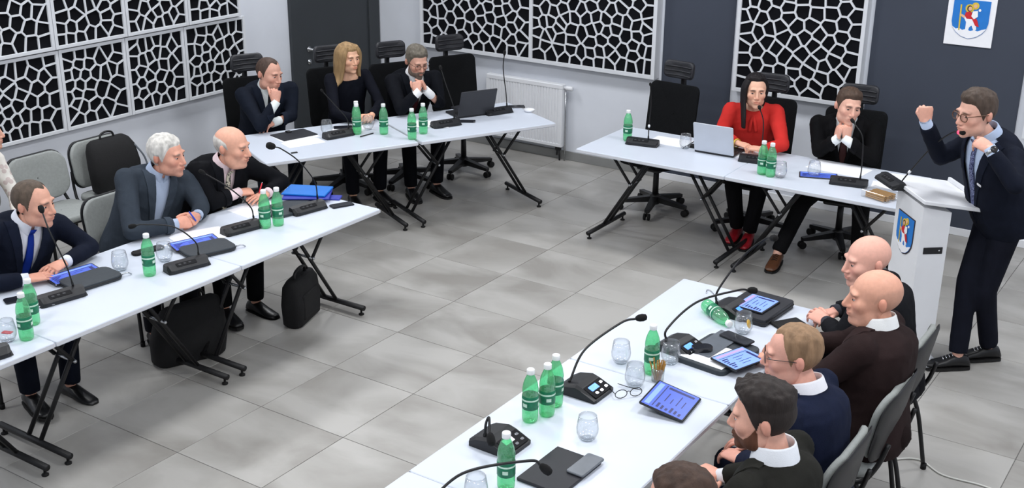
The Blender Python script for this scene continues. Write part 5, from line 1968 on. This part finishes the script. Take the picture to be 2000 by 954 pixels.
        ol = [(.030, -.075), (.040, -.02), (.043, .03), (.049, .08), (.050, .13), (.042, .18), (.022, .207), (-.022, .207), (-.042, .18), (-.050, .13), (-.049, .08), (-.043, .03), (-.040, -.02), (-.030, -.075), (0, -.085)]
        poly(shb, ol, 0.001, 0.016, 0, m)
        put('sole', shb, M_SOLE, so)
        if sp.get('laces'):
            shb = bmesh.new()
            for k in range(4):
                tube(shb, [(-.02, .035 + k * .018, .086 - k * .007), (0, .035 + k * .018, .094 - k * .007), (.02, .038 + k * .018, .086 - k * .007)], .0025, 6, 0, True, m)
            put('laces', shb, M_CHROME if sp['laces'] == 2 else M_RUBBER, so)
    # --- spectacles
    if sp.get('specs'):
        gb = bmesh.new()
        lb = bmesh.new()
        fr, rt, big = sp['specs']
        for s_ in (-1, 1):
            ring = [(s_ * .033 + x, 0.101 - 0.10 * abs(x) * (x * s_ > 0), 0.001 + y) for x, y in rrect(.048 * big, .036 * big, .016 * big, 4)]
            tube(gb, ring + ring[:2], rt, 6, 0, False, HM)
            loft(lb, [ring, [(p[0] * 0.999, p[1] - .001, p[2]) for p in ring]], True, 0, True, HM)
            tube(gb, bez([(s_ * .058, .094, .010), (s_ * .072, .075, .012), (s_ * .080, .02, .010), (s_ * .080, -.015, .006)], 5), rt, 6, 0, True, HM)
        tube(gb, [(-.011, .101, .006), (0, .105, .009), (.011, .101, .006)], rt, 6, 0, True, HM)
        g = put('spectacles', gb, fr)
        put('lens', lb, M_LENS, g)
    return root, TM, HM, put
M_HORN = mat('tortoise_frame', (96, 62, 40), 0.3, 0.3, 60)
M_DARKF = mat('dark_frame', (38, 36, 38), 0.3, 0.1, 30)


def spotted(name, base, spot, scale=150):
    m = mat(name, base, 0.6, 0.05, 20)
    nt = m.node_tree
    b = nt.nodes['Principled BSDF']
    tc = nt.nodes.new('ShaderNodeTexCoord')
    vo = nt.nodes.new('ShaderNodeTexVoronoi')
    vo.inputs['Scale'].default_value = scale
    nt.links.new(tc.outputs['Object'], vo.inputs['Vector'])
    cr = nt.nodes.new('ShaderNodeValToRGB')
    cr.color_ramp.elements[0].position = 0.40
    cr.color_ramp.elements[0].color = (*srgb(*spot), 1)
    cr.color_ramp.elements[1].position = 0.46
    cr.color_ramp.elements[1].color = (*srgb(*base), 1)
    nt.links.new(vo.outputs['Distance'], cr.inputs[0])
    nt.links.new(cr.outputs[0], b.inputs['Base Color'])
    return m


def pen(label, a, b_, m, tip=None):
    a, b_ = V(a), V(b_)
    o = thing('pen', label, 'pen', a)
    bm = B()
    tube(bm, [V(), (b_ - a) * 0.93, (b_ - a)], [0.0048, 0.0048, 0.0015], 8)
    obj('barrel', bm, m, o)
    bm = B()
    tube(bm, [(b_ - a) * -0.12, V()], [0.004, 0.0045], 8)
    obj('pen_end', bm, tip or M_CHROME, o)
    return o


NAVY, BLACKC = (19, 24, 38), (13, 14, 18)
# 1: blue tie, left picture edge
r1, TM1, HM1, put1 = person('man in a navy suit and blue tie, hands crossed, at the left picture edge', dict(
    seed=1, P=(-.80, .02, .54), N=(-.565, .065, .985), H=(-.462, .082, 1.125), yaw=-6, hyaw=22, hpitch=4, hs=1.0,
    ER=(-.42, -.33, .80), WR=(-.325, -.115, .785), EL=(-.41, .36, .80), WL=(-.335, .135, .80),
    hR=('flat', (.25, 1, -.05), (.2, 0, 1)), hL=('rest', (.15, -1, -.05), (.25, 0, 1)), skin=(214, 160, 138), hair=(84, 72, 62), style='recede', tside=.006, ttop=.007,
    jacket=NAVY, tie=(22, 48, 138), shirt=(226, 230, 240), vbot=.30, neck=1.05))
b = B(); box(b, -.028, .028, -.002, .004, -.006, .006, 0, TM1 @ T(-.10, .158, .30) @ Matrix.Rotation(-.5, 4, 'Y')); put1('pocket_square', b, M_PAPER)
# 2: white hair
r2 = person('white-haired man in a grey blazer and light blue shirt, hands clasped', dict(
    seed=2, P=(-.83, .98, .54), N=(-.645, 1.04, 1.0), H=(-.545, 1.065, 1.145), yaw=-14, hyaw=18, hpitch=3,
    ER=(-.425, .66, .80), WR=(-.335, .905, .795), EL=(-.435, 1.20, .80), WL=(-.335, 1.075, .80),
    hR=('clasp', (.35, 1, .0), (.8, -.2, .6)), hL=('clasp', (.4, -1, .0), (.8, .2, .6)), skin=(216, 158, 136), hair=(205, 202, 196), style='short', tside=.010, ttop=.016, browc=(150, 140, 130),
    jacket=(50, 57, 66), jvar=.10, shirt=(176, 190, 214), trousers=(24, 26, 32), vbot=.16, vw=.052, sc=1.04, slv=1.06, belly=.03, button=False))
pen('blue pen held up in the clasped hands of the white-haired man', (-.30, .99, .85), (-.285, 1.02, .79), M_PENB, M_PENB)
# 3: bald, patterned tie, red pen
r3 = person('bald elderly man in a black suit and patterned tie holding a red pen', dict(
    seed=3, P=(-.80, 1.48, .54), N=(-.555, 1.49, .965), H=(-.448, 1.50, 1.115), yaw=-10, hyaw=18, hpitch=6, hs=1.02,
    ER=(-.445, 1.30, .80), WR=(-.425, 1.50, .815), EL=(-.40, 1.86, .80), WL=(-.335, 1.66, .785),
    hR=('curl', (.35, 1, -.05), (.3, 0, 1)), hL=('flat', (.05, -1, -.05), (.2, 0, 1)), skin=(222, 166, 142), hair=(196, 192, 186), style='fringe', tside=.005, ttop=.005, stubble=.7, browc=(170, 150, 135),
    jacket=BLACKC, tie=(60, 60, 66), tiemat=spotted('patterned_tie', (206, 200, 180), (40, 42, 48), 90), shirt=(236, 214, 218), vbot=.20, vw=.046, belly=.04, sc=1.04, slv=1.06, face=dict(jowl=1, nose=1.1)))
pen('red pen in the hand of the bald man with the patterned tie', (-.375, 1.66, .845), (-.345, 1.60, .80), M_RED, M_CHROME)
# 4: hand on chin
f4 = V((.894, -.448, 0))
person('man in a navy suit resting his chin on his hand, below the dark door', dict(
    seed=4, P=(-1.95, 3.20, .54), N=(-1.755, 3.105, 1.0), H=(-1.665, 3.06, 1.145), yaw=-26, hyaw=2, hpitch=10, hroll=-4,
    ER=(-1.53, 2.80, .80), WR=(-1.487, 2.935, .965), EL=(-1.56, 3.17, .80), WL=(-1.555, 2.955, .788),
    hR=('curl', (-.12, .25, 1), (.9, -.5, .15)), hL=('rest', (.1, -1, 0), (.2, 0, 1)), skin=(212, 160, 140), hair=(76, 60, 52), style='recede', tside=.004, ttop=.005,
    jacket=(20, 25, 36), tie=(20, 21, 26), shirt=(222, 228, 228), vbot=.34))
# 5: blonde woman
lk = []
for sd_ in (-1, 1):
    for k in range(9):
        a = math.radians(56 + k * 13)
        x, y = sd_ * math.sin(a), math.cos(a)
        lk.append(([(x * .052, y * .065 + .0, .098), (x * .084, y * .098 - .004, .045), (x * .094, y * .094 - .012, -.03), (x * .096, y * .082 - .018, -.10), (x * .112, y * .072 - .016, -.17), (x * .160, y * .062 - .01, -.205), (x * .20, y * .06 + .02, -.25)], .024, .010))
person('blonde woman in a black top with long straight hair, hands clasped on the table', dict(
    seed=5, P=(-1.61, 3.86, .54), N=(-1.51, 3.795, 1.025), H=(-1.475, 3.775, 1.175), yaw=-27, hyaw=-14, hpitch=2, hs=.96, sw=.155, sc=.86, neck=.82, hand=.9,
    ER=(-1.33, 3.43, .80), WR=(-1.125, 3.44, .785), EL=(-1.20, 3.84, .82), WL=(-1.075, 3.575, .79),
    hR=('clasp', (.8, .8, .05), (.4, -.5, .8)), hL=('clasp', (.6, -1, .05), (.6, .3, .8)), skin=(228, 178, 148), hair=(152, 124, 88), style='full', tside=.010, ttop=.014, locks=lk, lip=.8, browc=(110, 84, 60),
    top='boat', jacket=(14, 16, 25), trousers=(16, 17, 22), slv=.82, face=dict(jaw=.9, nose=.88)))
# 6: glasses, folded hands
person('bearded grey-haired man with glasses, hands folded before his mouth', dict(
    seed=6, P=(-1.34, 4.29, .54), N=(-1.13, 4.19, .985), H=(-1.055, 4.145, 1.135), yaw=-27, hyaw=-26, hpitch=17,
    ER=(-.985, 3.84, .80), WR=(-.880, 3.925, .935), EL=(-.855, 4.19, .80), WL=(-.868, 4.03, .935),
    hR=('clasp', (-.35, .35, 1), (.35, -.9, .1)), hL=('clasp', (-.40, -.2, 1), (.75, .6, .1)), skin=(212, 162, 142), hair=(104, 98, 88), style='short', tside=.007, ttop=.020, quiff=.006, beard=.65, beardc=(120, 104, 94), beardt=.004,
    jacket=(14, 16, 22), tie=(60, 24, 30), shirt=(234, 234, 236), vbot=.34, specs=(M_HORN, .0018, 1.0), cuff=.03))
# 7: woman in red
lk = []
for k in range(5):
    a = math.radians(62 + k * 9)
    x, y = math.sin(a), math.cos(a)
    lk.append(([(x * .06, y * .07, .085), (x * .088, y * .09, .03), (x * .092, y * .085 + .004, -.05), (x * .088, y * .08 + .02, -.12), (x * .085, y * .07 + .045, -.19), (x * .082, y * .06 + .06, -.26)], .019, .010))
for k in range(5):
    a = math.radians(100 + k * 18)
    x, y = -math.sin(a), math.cos(a)
    lk.append(([(x * .05, y * .065, .095), (x * .082, y * .10, .03), (x * .075, y * .09 - .005, -.05), (x * .06, y * .075, -.11)], .019, .012))
r7, TM7, HM7, put7 = person('dark-haired woman in a red blouse with her hands on the table', dict(
    seed=7, P=(1.62, 4.93, .54), N=(1.655, 4.79, 1.0), H=(1.685, 4.735, 1.15), yaw=-70, hyaw=-60, hpitch=0, hs=.97, sw=.165, sc=.90, neck=.85, hand=.92, gaze=.25,
    ER=(1.475, 4.62, .81), WR=(1.665, 4.525, .79), EL=(1.985, 4.60, .81), WL=(1.865, 4.47, .79),
    hR=('rest', (1, -.25, -.02), (.1, -.2, 1)), hL=('rest', (-1, .1, -.02), (-.1, -.2, 1)), skin=(228, 178, 152), hair=(24, 20, 22), style='pulled', tside=.006, ttop=.020, locks=lk, lip=.7,
    top='blouse', jacket=(192, 48, 44), jvar=.06, trousers=(17, 17, 20), slv=.98, slvend=.03, face=dict(jaw=.92, nose=.9), shoe=(150, 26, 36),
    AR=(1.655, 4.66, .09), AL=(1.78, 4.60, .09), FR=(.1, -1, 0), FL=(.2, -1, 0)))
b = B()
T7 = (V((1.655, 4.79, 1.0)) - V((1.62, 4.93, .54))).length
tube(b, [(.062 * math.cos(2 * PI * k / 20), .062 * math.sin(2 * PI * k / 20) + .004, T7 + .004) for k in range(21)], .012, 8, 0, False, TM7)
for x in (-.03, .02):
    tube(b, bez([(0, .066, T7), (x * .6, .115, T7 - .05), (x, .132, T7 - .12)], 6), [.012] * 13, 8, 0, True, TM7, 0.5)
put7('neck_bow', b, fabric('cloth_192_48_44', (192, 48, 44), .06))
b = B()
for s_ in (-1, 1):
    for k in range(7):
        a = k / 6
        ball(b, (s_ * (.125 + .07 * a), .05 - .05 * a + .0, T7 - .045 - .035 * a * a), (.022, .03, .022), TM7, 0, 10, 8)
put7('shoulder_ruffle', remesh(b, .006, 3), fabric('cloth_192_48_44', (192, 48, 44), .06))
b = B(); tube(b, [(.031 * math.cos(2 * PI * k / 16) * 0, 0, 0) for k in range(2)], .001, 4); b.free()
b = B()
wm = frame(V((1.665, 4.525, .79)) + V((-.01, .003, 0)), z=(1, -.55, -.1), x=(0, 0, 1))
lathe(b, [(.031, -.006), (.034, -.006), (.034, .006), (.031, .006)], 18, 0, wm, False)
put7('bracelet', b, M_CG)
# 8: young man, black suit, brown shoes
person('young man in a black suit with his hands folded under his chin', dict(
    seed=8, P=(2.33, 4.96, .54), N=(2.375, 4.785, 1.0), H=(2.405, 4.695, 1.145), yaw=-75, hyaw=-50, hpitch=4, hroll=-7, gaze=.2,
    ER=(2.245, 4.64, .80), WR=(2.385, 4.575, .925), EL=(2.63, 4.66, .80), WL=(2.452, 4.590, .930),
    hR=('clasp', (.12, .05, 1), (-.7, -.75, .1)), hL=('clasp', (-.10, .05, 1), (.8, -.6, .1)), skin=(222, 172, 152), hair=(78, 62, 52), style='short', tside=.005, ttop=.016, quiff=.010,
    jacket=(11, 11, 13), tie=(70, 44, 44), shirt=(232, 236, 238), vbot=.34, cuff=.03, shoe=(92, 58, 38), laces=1, trousers=(15, 15, 17), sw=.195,
    AR=(2.13, 4.30, .09), FR=(.12, -1, 0), AL=(2.62, 4.62, .09), FL=(.3, -1, 0)))
# 9: the speaker
r9, TM9, HM9, put9 = person('standing speaker in a navy suit and glasses, one fist raised', dict(
    seed=9, stand=1, P=(3.755, 3.475, .955), N=(3.675, 3.315, 1.405), H=(3.585, 3.205, 1.575), yaw=-135, hyaw=-128, hpitch=6,
    SR=(3.545, 3.46, 1.36), SL=(3.815, 3.20, 1.36), ER=(3.385, 3.40, 1.245), WR=(3.318, 3.235, 1.475), EL=(3.885, 2.96, 1.28), WL=(3.735, 2.985, 1.44),
    hR=('fist', (-.12, -.05, 1), (.3, -.95, .1)), hL=('pinch', (-.85, .25, .38), (.35, -.6, .6)), skin=(222, 172, 152), hair=(74, 62, 54), style='short', tside=.007, ttop=.020, quiff=.010,
    jacket=(20, 24, 36), tie=(30, 36, 84), tiemat=spotted('dotted_tie', (28, 34, 78), (150, 160, 200), 220), shirt=(180, 196, 222), vbot=.06, vw=.105, trousers=(20, 22, 32), specs=(M_HORN, .0024, 1.05), belly=.02, button=False,
    AR=(3.665, 3.30, .095), AL=(3.79, 3.53, .095), FR=(-.65, -.45, 0), FL=(-.7, -.5, 0), thigh=.46, cuff=.02, laces=2, slv=1.04))
wd = (V((3.735, 2.985, 1.44)) - V((3.885, 2.96, 1.28))).normalized()
b = B()
wm = frame(V((3.735, 2.985, 1.44)) - wd * 0.004, y=V((.35, -.6, .6)) - wd * wd.dot(V((.35, -.6, .6))), z=wd)
lathe(b, [(.031, -.010), (.034, -.009), (.034, .009), (.031, .010)], 20, 0, wm, False)
w9 = put9('watch_strap', b, M_STEEL)
b = B(); lathe(b, [(.019, 0), (.020, .003), (.018, .009), (.003, .0095)], 18, 0, wm @ T(0, .031, 0) @ Matrix.Rotation(-PI / 2, 4, 'X')); put9('watch_case', b, M_DARKF, w9)
b = B(); box(b, -.018, .018, -.002, .003, -.006, .006, 0, TM9 @ T(-.10, .152, .32) @ Matrix.Rotation(.0, 4, 'Z')); put9('pocket_square', b, M_PAPER)
# 10: smiling bald man
person('smiling bald man in a black jacket at the far end of the right front table', dict(
    seed=10, P=(3.65, 1.88, .52), N=(3.545, 1.885, .955), H=(3.462, 1.885, 1.10), yaw=180, hyaw=222, hpitch=6,
    ER=(3.46, 2.13, .80), WR=(3.325, 1.93, .785), EL=(3.47, 1.60, .80), WL=(3.345, 1.755, .79),
    hR=('rest', (-.5, -.8, 0), (-.2, 0, 1)), hL=('rest', (-.8, .3, .2), (-.2, -.4, 1)), skin=(224, 170, 152), hair=(170, 140, 120), style='bald', brow=.3,
    jacket=(20, 21, 25), shirt=(60, 62, 70), vbot=.3, vw=.06, face=dict(jaw=1.12, cheek=1.1, jowl=1), neck=1.15, belly=.04))
# 11: bald, brown jacket
person('bald man in a dark brown jacket with an open white collar, seen in profile', dict(
    seed=11, P=(3.735, 1.31, .54), N=(3.715, 1.34, 1.0), H=(3.665, 1.345, 1.145), yaw=180, hyaw=205, hpitch=2, hs=1.03,
    ER=(3.50, 1.58, .80), WR=(3.30, 1.42, .79), EL=(3.52, 1.05, .80), WL=(3.31, 1.22, .79),
    hR=('rest', (-.9, -.3, 0), (-.2, 0, 1)), hL=('rest', (-.9, .3, 0), (-.2, 0, 1)), skin=(216, 160, 136), hair=(150, 122, 106), style='fringe', tside=.0016, ttop=.0016, stubble=.30, brow=.5, browc=(120, 96, 80),
    lift=.18, jacket=(40, 29, 29), shirt=(226, 228, 228), vbot=.35, face=dict(nose=1.12, jowl=1, jaw=1.05), neck=1.12, sc=1.08, slv=1.1, belly=.05))
# 12: fair hair, glasses
person('man with fair hair and thin glasses in a navy suit, looking across the table', dict(
    seed=12, P=(3.73, .60, .54), N=(3.665, .615, .985), H=(3.575, .625, 1.13), yaw=180, hyaw=202, hpitch=5,
    ER=(3.60, .89, .78), WR=(3.44, .70, .66), EL=(3.60, .34, .78), WL=(3.45, .52, .66),
    hR=('rest', (-.9, -.3, 0), (-.2, 0, 1)), hL=('rest', (-.9, .3, 0), (-.2, 0, 1)), skin=(222, 166, 148), hair=(140, 112, 86), style='recede', tside=.003, ttop=.011, stubble=.6,
    lift=.16, jacket=(22, 28, 48), shirt=(236, 236, 242), vbot=.35, specs=(M_DARKF, .0013, .95), neck=1.08, slv=1.05, colh=.001))
# 13: dark hair and beard
person('man with dark quiffed hair, a reddish beard and a wide white collar', dict(
    seed=13, P=(3.77, .03, .54), N=(3.765, .035, 1.0), H=(3.69, .04, 1.155), yaw=176, hyaw=192, hpitch=6,
    ER=(3.62, .30, .78), WR=(3.455, .30, .70), EL=(3.60, -.21, .78), WL=(3.46, .17, .70),
    hR=('curl', (-.9, .1, .1), (-.3, .2, 1)), hL=('rest', (-.6, .8, 0), (-.3, 0, 1)), skin=(218, 166, 146), hair=(44, 38, 36), style='short', tside=.0018, ttop=.026, quiff=.016, ramp=(.045, .085), stubble=.72, colh=.012, beard=.7, beardc=(96, 62, 46), beardt=.0035,
    lift=.16, jacket=(34, 34, 31), shirt=(232, 236, 242), vbot=.35, neck=1.1, coltilt=-4, slv=1.05))
# 14: top of a head
person('brown-haired person at the bottom picture edge, only the head showing', dict(
    seed=14, P=(3.80, -.58, .54), N=(3.745, -.575, .975), H=(3.675, -.575, 1.125), yaw=180, hyaw=185, hpitch=8,
    ER=(3.55, -.30, .80), WR=(3.33, -.46, .79), EL=(3.55, -.84, .80), WL=(3.33, -.70, .79),
    hR=('rest', (-.9, -.3, 0), (-.2, 0, 1)), hL=('rest', (-.9, .3, 0), (-.2, 0, 1)), skin=(214, 160, 140), hair=(66, 50, 42), style='short', tside=.008, ttop=.016,
    jacket=(26, 26, 30), shirt=(220, 222, 228), vbot=.35))
# 15: guest by the wall
person('guest in a white floral blouse seated by the wall, cut by the left edge', dict(
    seed=15, P=(-2.03, .62, .52), N=(-2.03, .74, .96), H=(-2.03, .83, 1.105), yaw=18, hyaw=50, hs=.96, sw=.16, sc=.9, neck=.85, hand=.9,
    ER=(-1.88, .52, .72), WR=(-1.70, .66, .62), EL=(-1.95, .93, .66), WL=(-1.74, .80, .60),
    hR=('rest', (.8, .3, -.2), (.2, 0, 1)), hL=('rest', (.8, -.3, -.2), (.2, 0, 1)), skin=(224, 172, 150), hair=(60, 44, 38), style='full', tside=.01, ttop=.016,
    top='print', jacket=(228, 224, 216), jmat=spotted('floral_blouse', (230, 227, 220), (204, 190, 186), 26), trousers=(40, 40, 46), slv=.9))
bpy.data.scenes.remove(TMP)
